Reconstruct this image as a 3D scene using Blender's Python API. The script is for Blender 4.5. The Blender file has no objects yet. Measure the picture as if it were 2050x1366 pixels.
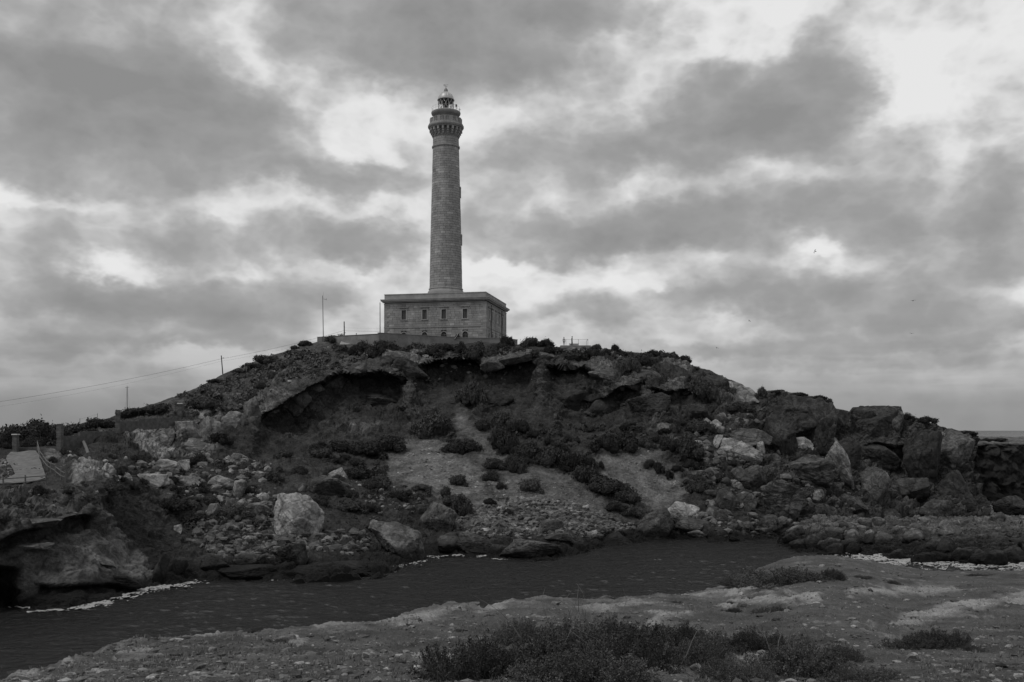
import bpy, bmesh, math, random
import numpy as np
from mathutils import Vector, Matrix
# ------------------------------------------------------------------ camera, sky, sun, exposure
S = bpy.context.scene
C = S.collection
F, HZ, EYE = 1993.0, 862.0, 15.0          # focal length and horizon row in photo pixels, eye height over the sea
cam_d = bpy.data.cameras.new('camera'); cam = bpy.data.objects.new('camera', cam_d); C.objects.link(cam)
cam_d.sensor_width = 36.0; cam_d.lens = 35.0; cam_d.shift_y = (HZ - 683.0) / 2050.0
cam_d.clip_start = 0.1; cam_d.clip_end = 60000
cam.location = (0, 0, EYE); cam.rotation_euler = (math.radians(90), 0, 0)
S.camera = cam
SUN_EL, SUN_AZ = math.radians(60), math.radians(-122)     # azimuth clockwise from +Y
sun_d = bpy.data.lights.new('sun', 'SUN'); sun = bpy.data.objects.new('sun', sun_d); C.objects.link(sun)
sun_d.energy = 1.1; sun_d.angle = math.radians(14); sun_d.color = (1, 0.985, 0.965)
sd = Vector((math.sin(SUN_AZ) * math.cos(SUN_EL), math.cos(SUN_AZ) * math.cos(SUN_EL), math.sin(SUN_EL)))
sun.rotation_euler = sd.to_track_quat('Z', 'Y').to_euler()
S.view_settings.view_transform = 'Standard'; S.view_settings.look = 'None'
S.view_settings.exposure = 0.0; S.view_settings.gamma = 1.0; S.view_settings.use_curve_mapping = False
S.cycles.max_bounces = 6; S.cycles.diffuse_bounces = 3

W = bpy.data.worlds.new('World'); S.world = W; W.use_nodes = True
wt = W.node_tree; wt.nodes.clear()
class G:
    """small helper that writes node maths"""
    def __init__(s, t): s.t = t
    def n(s, kind, **k):
        x = s.t.nodes.new(kind)
        for a, b in k.items(): setattr(x, a, b)
        return x
    def put(s, sock, v):
        if v is None: return
        if isinstance(v, bpy.types.NodeSocket): s.t.links.new(v, sock)
        else: sock.default_value = v
    def m(s, op, a, b=None, c=None, clamp=False):
        x = s.n('ShaderNodeMath', operation=op); x.use_clamp = clamp
        for i, v in enumerate((a, b, c)): s.put(x.inputs[i], v)
        return x.outputs[0]
    def v(s, op, a, b=None, c=None, out=0):
        x = s.n('ShaderNodeVectorMath', operation=op)
        for i, v in enumerate((a, b, c)): s.put(x.inputs[i], v)
        return x.outputs[out]
    def noise(s, vec, scale, det=4, rough=0.55, lac=2.0, dist=0.0, col=False):
        x = s.n('ShaderNodeTexNoise'); s.put(x.inputs['Vector'], vec); x.inputs['Scale'].default_value = scale
        x.inputs['Detail'].default_value = det; x.inputs['Roughness'].default_value = rough
        x.inputs['Lacunarity'].default_value = lac; x.inputs['Distortion'].default_value = dist
        return x.outputs['Color' if col else 'Fac']
    def ramp(s, fac, pts, interp='LINEAR'):
        x = s.n('ShaderNodeValToRGB'); e = x.color_ramp.elements; x.color_ramp.interpolation = interp
        while len(e) > 1: e.remove(e[-1])
        for i, (p, c) in enumerate(pts):
            q = e[0] if i == 0 else e.new(p)
            q.position = p; q.color = (c, c, c, 1)
        s.put(x.inputs[0], fac)
        return x.outputs[0]
    def mr(s, v, a, b, c, d, smooth=False):
        x = s.n('ShaderNodeMapRange'); x.interpolation_type = 'SMOOTHSTEP' if smooth else 'LINEAR'
        s.put(x.inputs[0], v)
        for i, q in enumerate((a, b, c, d)): s.put(x.inputs[i + 1], q)
        return x.outputs[0]

def sky():
    g = G(wt)
    tc = g.n('ShaderNodeTexCoord').outputs['Generated']
    sep = g.n('ShaderNodeSeparateXYZ'); g.put(sep.inputs[0], tc)
    X, Y, Z = sep.outputs
    az = g.m('ARCTAN2', X, Y); el = g.m('ARCSINE', Z)
    # cloud layer coordinates: the sheet of cloud flattens towards the horizon
    den = g.m('ADD', g.m('ABSOLUTE', Z), 0.16)
    cmb = g.n('ShaderNodeCombineXYZ'); g.put(cmb.inputs[0], g.m('DIVIDE', X, den)); g.put(cmb.inputs[1], g.m('DIVIDE', Y, den)); cmb.inputs[2].default_value = 3.7
    sheet = cmb.outputs[0]
    pa = g.n('ShaderNodeCombineXYZ'); g.put(pa.inputs[0], az); g.put(pa.inputs[1], g.m('MULTIPLY', el, 1.6)); pa.inputs[2].default_value = 0.3
    w1 = g.v('SUBTRACT', g.noise(pa.outputs[0], 7, 5, 0.6, col=True), (0.5, 0.5, 0.5))
    w0 = g.v('SUBTRACT', g.noise(pa.outputs[0], 22, 4, 0.55, col=True), (0.5, 0.5, 0.5))
    p = g.v('MULTIPLY_ADD', w1, (0.13, 0.075, 0), g_comb(g, az, el))
    p = g.v('MULTIPLY_ADD', w0, (0.035, 0.028, 0), p)
    acc = None
    E = 1 / math.e
    for cx, cy, rx, ry, wgt in BLOBS:
        a = math.atan((cx - 1025) / F); e_ = math.atan((HZ - cy) / F * math.cos(a))
        ix, iy = F / (rx * 1.1), F / (ry * 1.1)
        q = g.v('MULTIPLY_ADD', p, (ix, iy, 0), (-a * ix, -e_ * iy, 0))
        d = g.v('DOT_PRODUCT', q, q, out='Value')
        body = g.m('POWER', E, g.m('MULTIPLY', d, d))
        # thicker and darker towards the flat base, thin along the billowed top
        qs = g.v('DOT_PRODUCT', q, (0, -0.30 * wgt, 0), out='Value')
        acc = g.m('MULTIPLY_ADD', body, g.m('ADD', qs, wgt), acc if acc is not None else 0.0)
    # generic cover where the photograph does not look, same mean tone
    ax = g.m('ABSOLUTE', az)
    out = g.m('MAXIMUM', g.mr(ax, 0.5, 0.75, 0, 1, True), g.mr(el, 0.40, 0.62, 0, 1, True))
    big = g.noise(sheet, 0.55, 3, 0.5)
    acc = g.m('ADD', acc, g.m('MULTIPLY', out, g.mr(big, 0.3, 0.7, 0.15, 0.95)))
    n1 = g.noise(pa.outputs[0], 8, 6, 0.5)
    n2 = g.noise(sheet, 2.2, 5, 0.5)
    n3 = g.noise(sheet, 0.9, 5, 0.55)
    vo = g.n('ShaderNodeTexVoronoi'); vo.voronoi_dimensions = '2D'; vo.feature = 'SMOOTH_F1'; vo.inputs['Scale'].default_value = 15; vo.inputs['Smoothness'].default_value = 0.5
    vo.inputs['Detail'].default_value = 3; vo.inputs['Roughness'].default_value = 0.55
    g.put(vo.inputs['Vector'], g.v('ADD', pa.outputs[0], g.v('MULTIPLY', w1, (0.06, 0.06, 0))))
    puff = g.m('SUBTRACT', 0.46, vo.outputs['Distance'])
    d = g.m('ADD', acc, g.m('MULTIPLY', g.m('SUBTRACT', n1, 0.5), 0.75))
    d = g.m('ADD', d, g.m('MULTIPLY', puff, 0.55))
    d = g.m('ADD', d, g.m('MULTIPLY', g.m('SUBTRACT', n2, 0.5), 0.22))
    d = g.m('ADD', d, g.m('MULTIPLY', g.m('SUBTRACT', n3, 0.5), 0.25))
    lum = g.ramp(g.m('MULTIPLY_ADD', d, 0.60, 0.262), [(0.0, 0.84), (0.12, 0.77), (0.22, 0.65), (0.33, 0.53), (0.48, 0.42), (0.66, 0.35), (1.0, 0.28)])
    # towards the horizon the layer is seen edge on, grey and even
    hz = g.mr(el, 0.0, 0.145, 1, 0, True)
    pb = g.v('MULTIPLY_ADD', w1, (0.5, 0.35, 0), g_comb(g, g.m('MULTIPLY', az, 2.2), g.m('MULTIPLY', el, 34)))
    band = g.ramp(g.noise(pb, 1.0, 5, 0.5), [(0.30, 0.44), (0.44, 0.32), (0.58, 0.25), (0.75, 0.21)])
    band = g.m('ADD', g.m('MULTIPLY', band, g.mr(el, 0.012, 0.05, 0.0, 1.0, True)), g.m('MULTIPLY', 0.29, g.mr(el, 0.012, 0.05, 1.0, 0.0, True)))
    side = g.mr(az, -0.55, 0.5, 0.85, 0.98)
    hv = g.m('MULTIPLY', band, side)
    lum2 = g.m('ADD', g.m('MULTIPLY', lum, g.m('SUBTRACT', 1.0, g.m('MULTIPLY', hz, 0.93))), g.m('MULTIPLY', hv, g.m('MULTIPLY', hz, 0.93)))
    st = g.n('ShaderNodeTexSky'); st.sky_type = 'NISHITA'; st.sun_disc = False
    st.sun_elevation = SUN_EL; st.sun_rotation = SUN_AZ; st.dust_density = 3.0
    bw = g.n('ShaderNodeRGBToBW'); g.put(bw.inputs[0], st.outputs[0])
    # light through the cloud layer: mostly the cloud, a little clear sky behind it
    clear = g.m('MINIMUM', bw.outputs[0], 9.0)
    tot = g.m('ADD', g.m('MULTIPLY', lum2, 9.2), g.m('MULTIPLY', clear, g.m('MULTIPLY', lum2, 0.12)))
    bg = g.n('ShaderNodeBackground'); g.put(bg.inputs[0], tot); bg.inputs[1].default_value = 0.1
    o = g.n('ShaderNodeOutputWorld'); wt.links.new(bg.outputs[0], o.inputs[0])
def g_comb(g, a, b):
    c = g.n('ShaderNodeCombineXYZ'); g.put(c.inputs[0], a); g.put(c.inputs[1], b); return c.outputs[0]
# clouds: centre x, y, radii and thickness
BLOBS = [(120, 60, 260, 110, .62), (330, 60, 130, 150, .25), (60, 210, 220, 90, .5), (330, 215, 230, 75, .6), (500, 240, 130, 70, .45), (170, 330, 240, 60, .6), (560, 335, 180, 40, .45), (690, 365, 130, 40, .55),
    (760, 40, 260, 90, .6), (1000, 50, 260, 90, .65), (930, 140, 180, 50, .35), (1180, 20, 160, 50, .45),
    (1560, 170, 170, 75, .68), (1690, 130, 90, 70, .45), (1430, 200, 120, 50, .35), (1230, 260, 170, 55, .5), (1440, 280, 170, 50, .6), (1600, 270, 130, 50, .5), (1120, 310, 140, 50, .4), (1080, 350, 150, 40, .35), (1110, 480, 140, 40, .45), (1330, 330, 120, 30, .3),
    (1230, 440, 200, 50, .55), (1430, 430, 180, 65, .62), (1560, 380, 120, 50, .3), (1740, 380, 120, 85, .62), (1790, 470, 100, 50, .35), (1990, 400, 90, 75, .68), (2020, 500, 100, 60, .5), (2010, 235, 50, 30, .3),
    (1500, 560, 200, 45, .55), (1680, 590, 180, 50, .6), (1370, 590, 100, 30, .3), (1900, 590, 110, 40, .3), (1880, 650, 200, 35, .55), (1560, 690, 330, 22, .45), (1150, 620, 150, 25, .35), (1230, 640, 170, 30, .3),
    (60, 470, 90, 60, .45), (300, 460, 120, 50, .35), (420, 490, 110, 45, .45), (60, 570, 140, 40, .55), (280, 580, 180, 45, .5), (430, 610, 200, 45, .55), (640, 580, 90, 30, .4), (340, 660, 260, 35, .5), (60, 690, 180, 30, .45), (640, 480, 150, 40, .45), (760, 490, 90, 40, .45), (950, 470, 70, 40, .35), (970, 380, 60, 60, .25),
    (130, 760, 240, 28, .35), (470, 690, 120, 20, .3), (1750, 720, 260, 18, .3), (1300, 700, 120, 20, .2),
    (210, 520, 70, 25, -.35), (1000, 530, 90, 20, -.3), (740, 290, 60, 40, -.3), (480, 90, 60, 60, -.25), (1820, 120, 110, 90, -.35), (1480, 50, 120, 60, -.3), (80, 390, 150, 18, -.3), (1640, 480, 40, 20, -.35), (1250, 560, 60, 15, -.25)]
sky()

# ------------------------------------------------------------------ number tools
rng = np.random.default_rng(7)
random.seed(5)
_perm = np.random.default_rng(11).permutation(256)
_perm = np.concatenate([_perm, _perm, _perm])
_grad = np.random.default_rng(12).normal(size=(256, 3)); _grad /= np.linalg.norm(_grad, axis=1)[:, None]
def pnoise(P):
    P = np.asarray(P, np.float64)
    i = np.floor(P).astype(np.int64); f = P - i; u = f * f * f * (f * (f * 6 - 15) + 10)
    i &= 255
    def gr(a, b, c):
        h = _perm[_perm[_perm[(i[:, 0] + a) & 255] + ((i[:, 1] + b) & 255)] + ((i[:, 2] + c) & 255)]
        return ((f - np.array([a, b, c])) * _grad[h]).sum(1)
    x00 = gr(0, 0, 0) * (1 - u[:, 0]) + gr(1, 0, 0) * u[:, 0]
    x10 = gr(0, 1, 0) * (1 - u[:, 0]) + gr(1, 1, 0) * u[:, 0]
    x01 = gr(0, 0, 1) * (1 - u[:, 0]) + gr(1, 0, 1) * u[:, 0]
    x11 = gr(0, 1, 1) * (1 - u[:, 0]) + gr(1, 1, 1) * u[:, 0]
    y0 = x00 * (1 - u[:, 1]) + x10 * u[:, 1]; y1 = x01 * (1 - u[:, 1]) + x11 * u[:, 1]
    return (y0 * (1 - u[:, 2]) + y1 * u[:, 2]) * 1.6
def fbm(P, o=4, gain=0.5, ridged=False):
    s = np.zeros(len(P)); a = 1.0
    for k in range(o):
        n = pnoise(P * 2.03 ** k + 17.3 * k)
        s += a * ((1 - 2 * np.abs(n)) if ridged else n); a *= gain
    return s
def worley(P, full=False):
    """distance to nearest and second nearest feature point, id of the nearest"""
    i = np.floor(P).astype(np.int64)
    f1 = np.full(len(P), 9.0); f2 = f1.copy(); idn = np.zeros(len(P), np.int64); vec = np.zeros((len(P), 3))
    for a in (-1, 0, 1):
        for b in (-1, 0, 1):
            for c in (-1, 0, 1):
                q = i + np.array([a, b, c]); qq = q & 255
                h = _perm[_perm[_perm[qq[:, 0]] + qq[:, 1]] + qq[:, 2]]
                o = q + 0.5 + 0.45 * _grad[h]
                pv_ = P - o; d = (pv_ ** 2).sum(1)
                near = d < f1; vec[near] = pv_[near]
                f2 = np.where(near, f1, np.minimum(f2, d)); idn = np.where(near, h, idn); f1 = np.where(near, d, f1)
    return (np.sqrt(f1), np.sqrt(f2), idn, vec) if full else (np.sqrt(f1), np.sqrt(f2), idn)
def blocks(P, tilt=.9, step=.8, base=.5, cw=.25):
    """broken rock: every cell a flat, differently tilted block standing proud of the crack round it"""
    f1, f2, i, v = worley(P, True)
    m = sstep(0, cw, f2 - f1)
    return m * (base + (i / 255.0 - .5) * step + (v * _grad[(i * 7 + 3) & 255]).sum(1) * tilt) - base * .6, i
def sstep(a, b, x):
    t = np.clip((x - a) / (b - a), 0, 1); return t * t * (3 - 2 * t)
def at(px, py, Y):
    return np.stack(np.broadcast_arrays((px - 1025) / F * Y, Y, EYE + (HZ - py) / F * Y), -1)
def rbf(pts):
    """thin plate surface through (px, py, Y) points, interpolating 1/Y so that planes stay planes"""
    p = np.array(pts, float); a = p[:, :2] / 300.0; v = 1.0 / p[:, 2]
    def phi(r2): return 0.5 * r2 * np.log(np.maximum(r2, 1e-12))
    n = len(a); K = phi(((a[:, None] - a[None]) ** 2).sum(2)) + np.eye(n) * 1e-3
    Q = np.c_[np.ones(n), a]; A = np.block([[K, Q], [Q.T, np.zeros((3, 3))]])
    w = np.linalg.solve(A, np.r_[v, 0, 0, 0])
    def ev(px, py):
        x = np.stack([np.ravel(px), np.ravel(py)], 1) / 300.0; o = np.zeros(len(x))
        for s in range(0, len(x), 40000):
            b = x[s:s + 40000]
            o[s:s + 40000] = phi(((b[:, None] - a[None]) ** 2).sum(2)) @ w[:n] + np.c_[np.ones(len(b)), b] @ w[n:]
        return (1.0 / np.maximum(o, 1e-4)).reshape(np.shape(px))
    return ev
def inpoly(px, py, poly, soft=8.0):
    """1 inside, 0 outside, soft edge in pixels"""
    p = np.array(poly, float); x, y = px, py
    ins = np.zeros(np.shape(x), bool); dist = np.full(np.shape(x), 1e9)
    for (x0, y0), (x1, y1) in zip(p, np.roll(p, -1, 0)):
        c = ((y0 > y) != (y1 > y)) & (x < (x1 - x0) * (y - y0) / ((y1 - y0) if y1 != y0 else 1e-9) + x0)
        ins ^= c
        dx, dy = x1 - x0, y1 - y0
        t = np.clip(((x - x0) * dx + (y - y0) * dy) / max(dx * dx + dy * dy, 1e-9), 0, 1)
        dist = np.minimum(dist, np.hypot(x - x0 - t * dx, y - y0 - t * dy))
    sd_ = np.where(ins, dist, -dist)
    return sstep(-soft, soft, sd_)
# ------------------------------------------------------------------ mesh tools
def raw_mesh(name, V, Fc, attrs=None, smooth=True):
    """Fc: an (n,3) or (n,4) index array or a list of such arrays"""
    fs = Fc if isinstance(Fc, list) else [Fc]
    me = bpy.data.meshes.new(name)
    V = np.ascontiguousarray(V, np.float32); me.vertices.add(len(V)); me.vertices.foreach_set('co', V.ravel())
    loops = np.concatenate([f.ravel() for f in fs]).astype(np.int32); tot = np.concatenate([np.full(len(f), f.shape[1]) for f in fs]).astype(np.int32)
    me.loops.add(len(loops)); me.loops.foreach_set('vertex_index', loops)
    me.polygons.add(len(tot)); st = np.r_[0, np.cumsum(tot)[:-1]].astype(np.int32)
    me.polygons.foreach_set('loop_start', st)
    try: me.polygons.foreach_set('loop_total', tot)
    except Exception: pass
    me.polygons.foreach_set('use_smooth', np.full(len(tot), smooth))
    for k, a in (attrs or {}).items():
        at_ = me.attributes.new(k, 'FLOAT', 'POINT'); at_.data.foreach_set('value', np.ascontiguousarray(a, np.float32).ravel())
    me.update(calc_edges=True); me.validate()
    return me
def grid_faces(r, c, flip=False):
    i = np.arange(r * c).reshape(r, c)
    q = np.stack([i[:-1, :-1], i[1:, :-1], i[1:, 1:], i[:-1, 1:]], -1).reshape(-1, 4)
    return q[:, ::-1] if flip else q
def link(name, me, mat=None, parent=None, loc=None, color=None):
    o = bpy.data.objects.new(name, me); C.objects.link(o)
    if mat is not None and me is not None and not len(me.materials): me.materials.append(mat)
    if parent is not None: o.parent = parent
    if loc is not None: o.location = loc
    if color is not None: o.color = (color, color, color, 1)
    return o
def tag(o, label=None, cat=None, group=None, kind=None):
    for k, v in (('label', label), ('category', cat), ('group', group), ('kind', kind)):
        if v: o[k] = v
    return o
def thing(name, label, cat, loc=(0, 0, 0), rz=0.0, group=None):
    o = bpy.data.objects.new(name, None); C.objects.link(o); o.location = loc; o.rotation_euler = (0, 0, rz)
    o.empty_display_size = 0.3
    return tag(o, label, cat, group)
class MB:
    """collects boxes, tubes and turned shapes into one mesh"""
    def __init__(s): s.v = []; s.f = []; s.t = []
    def add(s, v, f, tone=1.0):
        b = len(s.v); s.v += [tuple(x) for x in v]; s.f += [tuple(b + i for i in q) for q in f]; s.t += [tone] * len(v)
    def box(s, x0, x1, y0, y1, z0, z1, tone=1.0, mtx=None, taper=0.0):
        v = [(x0, y0, z0), (x1, y0, z0), (x1, y1, z0), (x0, y1, z0), (x0 + taper, y0 + taper, z1), (x1 - taper, y0 + taper, z1), (x1 - taper, y1 - taper, z1), (x0 + taper, y1 - taper, z1)]
        if mtx: v = [mtx @ Vector(p) for p in v]
        s.add(v, [(3, 2, 1, 0), (4, 5, 6, 7), (0, 1, 5, 4), (1, 2, 6, 5), (2, 3, 7, 6), (3, 0, 4, 7)], tone)
    def tube(s, a, b, r0, r1=None, n=6, tone=1.0, cap=True):
        a = Vector(a); b = Vector(b); r1 = r0 if r1 is None else r1
        d = (b - a).normalized(); u = d.orthogonal().normalized(); w = d.cross(u)
        v = []
        for p, r in ((a, r0), (b, r1)):
            for k in range(n):
                t = 2 * math.pi * k / n; v.append(p + u * math.cos(t) * r + w * math.sin(t) * r)
        f = [(k, (k + 1) % n, n + (k + 1) % n, n + k) for k in range(n)]
        if cap: f += [tuple(range(n))[::-1], tuple(range(n, 2 * n))]
        s.add(v, f, tone)
    def lathe(s, prof, n=48, cx=0, cy=0, tone=1.0, cap=True):
        v = []; f = []
        for r, z in prof:
            for k in range(n):
                t = 2 * math.pi * k / n; v.append((cx + r * math.cos(t), cy + r * math.sin(t), z))
        for j in range(len(prof) - 1):
            for k in range(n):
                f.append((j * n + k, j * n + (k + 1) % n, (j + 1) * n + (k + 1) % n, (j + 1) * n + k))
        if cap:
            f.append(tuple(range(n))[::-1]); f.append(tuple(range((len(prof) - 1) * n, len(prof) * n)))
        s.add(v, f, tone)
    def mesh(s, name, smooth=False):
        me = bpy.data.meshes.new(name); me.from_pydata([tuple(p) for p in s.v], [], s.f)
        a = me.attributes.new('tone', 'FLOAT', 'POINT'); a.data.foreach_set('value', np.array(s.t, np.float32))
        if smooth:
            me.polygons.foreach_set('use_smooth', np.ones(len(s.f), bool)); 
        me.update(); return me
    def build(s, name, mat, parent=None, smooth=False, loc=None):
        me = s.mesh(name, smooth)
        if smooth:
            try: me.set_sharp_from_angle(angle=math.radians(40))
            except Exception: pass
        return link(name, me, mat, parent, loc)
# ------------------------------------------------------------------ materials (grey: the photograph is black and white)
def mat(name):
    m = bpy.data.materials.new(name); m.use_nodes = True; m.node_tree.nodes.clear()
    g = G(m.node_tree); b = g.n('ShaderNodeBsdfPrincipled'); o = g.n('ShaderNodeOutputMaterial')
    m.node_tree.links.new(b.outputs[0], o.inputs[0]); b.inputs['Roughness'].default_value = 0.85
    b.inputs['Specular IOR Level'].default_value = 0.25
    return m, g, b
def bump(g, b, h, strength, dist):
    x = g.n('ShaderNodeBump'); x.inputs['Strength'].default_value = strength; x.inputs['Distance'].default_value = dist
    g.put(x.inputs['Height'], h); g.t.links.new(x.outputs[0], b.inputs['Normal'])
def attr(g, name):
    x = g.n('ShaderNodeAttribute'); x.attribute_name = name; return x.outputs['Fac']
def objcol(g):
    x = g.n('ShaderNodeObjectInfo'); b = g.n('ShaderNodeRGBToBW'); g.put(b.inputs[0], x.outputs['Color']); return b.outputs[0], x.outputs['Random']
def wpos(g): return g.n('ShaderNodeNewGeometry').outputs['Position']
def wet(g, P):
    """dark wet and algae stained band just above the water"""
    z = g.n('ShaderNodeSeparateXYZ'); g.put(z.inputs[0], P)
    zz = g.m('ADD', z.outputs[2], g.m('MULTIPLY', g.m('SUBTRACT', g.noise(P, 0.35, 4), 0.5), 2.2))
    return g.mr(zz, 0.7, 2.0, 0.22, 1.0, True)
def plain(name, v, rough=0.8, metal=0.0, var=0.15, scale=3.0):
    m, g, b = mat(name); P = g.n('ShaderNodeTexCoord').outputs['Object']
    c = g.m('MULTIPLY', g.mr(g.noise(P, scale, 5, 0.65), 0.3, 0.7, 1 - var, 1 + var), v)
    g.put(b.inputs['Base Color'], c); b.inputs['Roughness'].default_value = rough; b.inputs['Metallic'].default_value = metal
    return m
def cracks(g, P, sc):
    """fissures: thin dark open joints between blocks"""
    v = g.n('ShaderNodeTexVoronoi'); v.feature = 'DISTANCE_TO_EDGE'; v.inputs['Scale'].default_value = sc
    g.put(v.inputs['Vector'], g.v('MULTIPLY_ADD', g.noise(P, 0.9, 5, 0.6, col=True), (1.5, 1.5, 1.1), P))
    return g.mr(v.outputs['Distance'], 0.0, 0.05, 0.75, 0.0, True)
def m_terrain():
    m, g, b = mat('hillside_rock_and_soil'); P = wpos(g)
    a = attr(g, 'alb'); r = attr(g, 'rough')
    n1 = g.noise(P, 0.45, 8, 0.68); n2 = g.noise(P, 2.2, 6, 0.7); n3 = g.noise(P, 0.09, 4)
    k = g.m('MULTIPLY', g.mr(n1, 0.33, 0.68, 0.42, 1.6), g.mr(n2, 0.3, 0.7, 0.5, 1.5))
    k = g.m('MULTIPLY', k, g.mr(n3, 0.35, 0.65, 0.8, 1.2))
    # pale lichen free breaks in the rock
    pb = g.m('MULTIPLY', g.mr(g.noise(P, 0.3, 6, 0.7), 0.56, 0.66, 0, 0.9, True), r)
    k = g.m('MULTIPLY', k, g.m('ADD', 1.0, pb))
    k = g.m('MULTIPLY', k, g.m('SUBTRACT', 1.0, g.m('MULTIPLY', cracks(g, P, 0.42), r)))
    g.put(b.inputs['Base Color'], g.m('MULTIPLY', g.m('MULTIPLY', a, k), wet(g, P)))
    h = g.m('ADD', g.noise(P, 1.1, 9, 0.72), g.m('MULTIPLY', g.noise(P, 6.0, 4, 0.6), 0.25))
    bump(g, b, h, 0.75, 0.55)
    return m
def m_rock():
    m, g, b = mat('limestone_boulder'); c, rnd = objcol(g)
    T = g.n('ShaderNodeTexCoord').outputs['Object']; P = wpos(g)
    n1 = g.noise(P, 0.8, 8, 0.68); n2 = g.noise(P, 4.0, 5, 0.7)
    k = g.m('MULTIPLY', g.mr(n1, 0.32, 0.68, 0.55, 1.4), g.mr(n2, 0.3, 0.7, 0.65, 1.35))
    k = g.m('MULTIPLY', k, g.mr(g.noise(P, 0.55, 5, 0.6, dist=0.6), 0.5, 0.56, 0.72, 1.18, True))
    k = g.m('MULTIPLY', k, g.m('SUBTRACT', 1.0, g.m('MULTIPLY', cracks(g, P, 0.27), 0.6)))
    g.put(b.inputs['Base Color'], g.m('MULTIPLY', g.m('MULTIPLY', c, k), wet(g, P)))
    bump(g, b, g.noise(P, 2.0, 9, 0.72), 0.7, 0.3)
    return m
def m_stone():
    m, g, b = mat('ashlar_stone'); t = attr(g, 'tone'); P = g.n('ShaderNodeTexCoord').outputs['Object']
    st = g.n('ShaderNodeMapping'); st.inputs['Scale'].default_value = (1, 1, 0.22); g.put(st.inputs['Vector'], wpos(g))
    k = g.m('MULTIPLY', g.mr(g.noise(wpos(g), 0.9, 7, 0.68), 0.3, 0.7, 0.82, 1.18), g.mr(g.noise(st.outputs[0], 0.7, 5), 0.3, 0.7, 0.82, 1.16))
    g.put(b.inputs['Base Color'], g.m('MULTIPLY', g.m('MULTIPLY', t, 0.315), k)); b.inputs['Roughness'].default_value = 0.9
    bump(g, b, g.noise(wpos(g), 6, 6, 0.7), 0.4, 0.05)
    return m
def m_leaf(name, v):
    m, g, b = mat(name); c, rnd = objcol(g); t = attr(g, 'tone')
    k = g.m('MULTIPLY', g.m('MULTIPLY', t, v), g.m('MULTIPLY', c, g.mr(rnd, 0, 1, 0.75, 1.3)))
    g.put(b.inputs['Base Color'], k); b.inputs['Roughness'].default_value = 0.7
    return m
def m_ground():
    m, g, b = mat('stony_soil'); P = wpos(g); a = attr(g, 'alb')
    n1 = g.noise(P, 0.9, 7, 0.68); n2 = g.noise(P, 9, 6, 0.7); n3 = g.noise(P, 38, 3, 0.6)
    k = g.m('MULTIPLY', g.mr(n1, 0.33, 0.67, 0.6, 1.4), g.m('MULTIPLY', g.mr(n2, 0.3, 0.7, 0.62, 1.4), g.mr(n3, 0.3, 0.7, 0.7, 1.3)))
    sp = g.m('ADD', g.mr(g.noise(P, 26, 2, 0.5), 0.66, 0.72, 0, 1.0), g.mr(g.noise(P, 60, 2, 0.5), 0.64, 0.7, 0, 1.0))
    k = g.m('ADD', k, sp)
    g.put(b.inputs['Base Color'], g.m('MULTIPLY', a, k))
    bump(g, b, g.m('ADD', g.noise(P, 12, 9, 0.72), g.m('MULTIPLY', g.noise(P, 55, 4, 0.6), 0.5)), 0.8, 0.035)
    return m
def m_water():
    m, g, b = mat('sea_water'); P = wpos(g)
    mp = g.n('ShaderNodeMapping'); mp.inputs['Scale'].default_value = (0.55, 1.0, 1); mp.inputs['Rotation'].default_value = (0, 0, 0.15); g.put(mp.inputs['Vector'], P)
    h = g.m('ADD', g.noise(mp.outputs[0], 1.6, 6, 0.62), g.m('MULTIPLY', g.noise(mp.outputs[0], 0.35, 3), 1.2))
    # rough sea: the faces of the waves turned towards the eye keep grazing reflection from ever becoming total
    bp = g.n('ShaderNodeBump'); bp.inputs['Strength'].default_value = 0.9; bp.inputs['Distance'].default_value = 0.5; g.put(bp.inputs['Height'], h)
    fr = g.n('ShaderNodeFresnel'); fr.inputs['IOR'].default_value = 1.33; m.node_tree.links.new(bp.outputs[0], fr.inputs['Normal'])
    df = g.n('ShaderNodeBsdfDiffuse'); df.inputs['Color'].default_value = (0.014, 0.014, 0.014, 1)
    gl = g.n('ShaderNodeBsdfAnisotropic'); gl.inputs['Roughness'].default_value = 0.12; gl.inputs['Color'].default_value = (0.9, 0.9, 0.9, 1); m.node_tree.links.new(bp.outputs[0], gl.inputs['Normal'])
    mx = g.n('ShaderNodeMixShader'); g.put(mx.inputs[0], g.m('MINIMUM', g.m('MULTIPLY', fr.outputs[0], 0.85), 0.42)); m.node_tree.links.new(df.outputs[0], mx.inputs[1]); m.node_tree.links.new(gl.outputs[0], mx.inputs[2])
    o = [n for n in m.node_tree.nodes if n.type == 'OUTPUT_MATERIAL'][0]; m.node_tree.nodes.remove(b); m.node_tree.links.new(mx.outputs[0], o.inputs[0])
    return m
M_T, M_R, M_S, M_G, M_W = m_terrain(), m_rock(), m_stone(), m_ground(), m_water()
M_B, M_FB = m_leaf('bush_leaves', 0.032), m_leaf('heath_leaves', 0.078)
M_TWIG = plain('bare_twig', 0.16); M_TW2 = plain('dark_stem', 0.05)
M_PALE = plain('pale_lantern_paint', 0.5, 0.5); M_DARK = plain('dark_painted_metal', 0.03, 0.5, 0.3); M_GREY = plain('grey_painted_metal', 0.22, 0.5); M_ZINC = plain('dome_metal', 0.5, 0.45, 0.35, 0.2, 1.5)
M_SHUT = plain('dark_shutter_paint', 0.1, 0.6); M_WOOD = plain('weathered_wood', 0.14); M_WHITE = plain('white_foam', 0.37, 0.6, 0, 0.35, 4.0)
M_PLAST = plain('wall_render', 0.24, 0.9, 0, 0.3, 0.6); M_PAVE = plain('path_paving', 0.16, 0.9, 0, 0.35, 1.1); M_CAP = plain('pale_stone_cap', 0.5)
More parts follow.
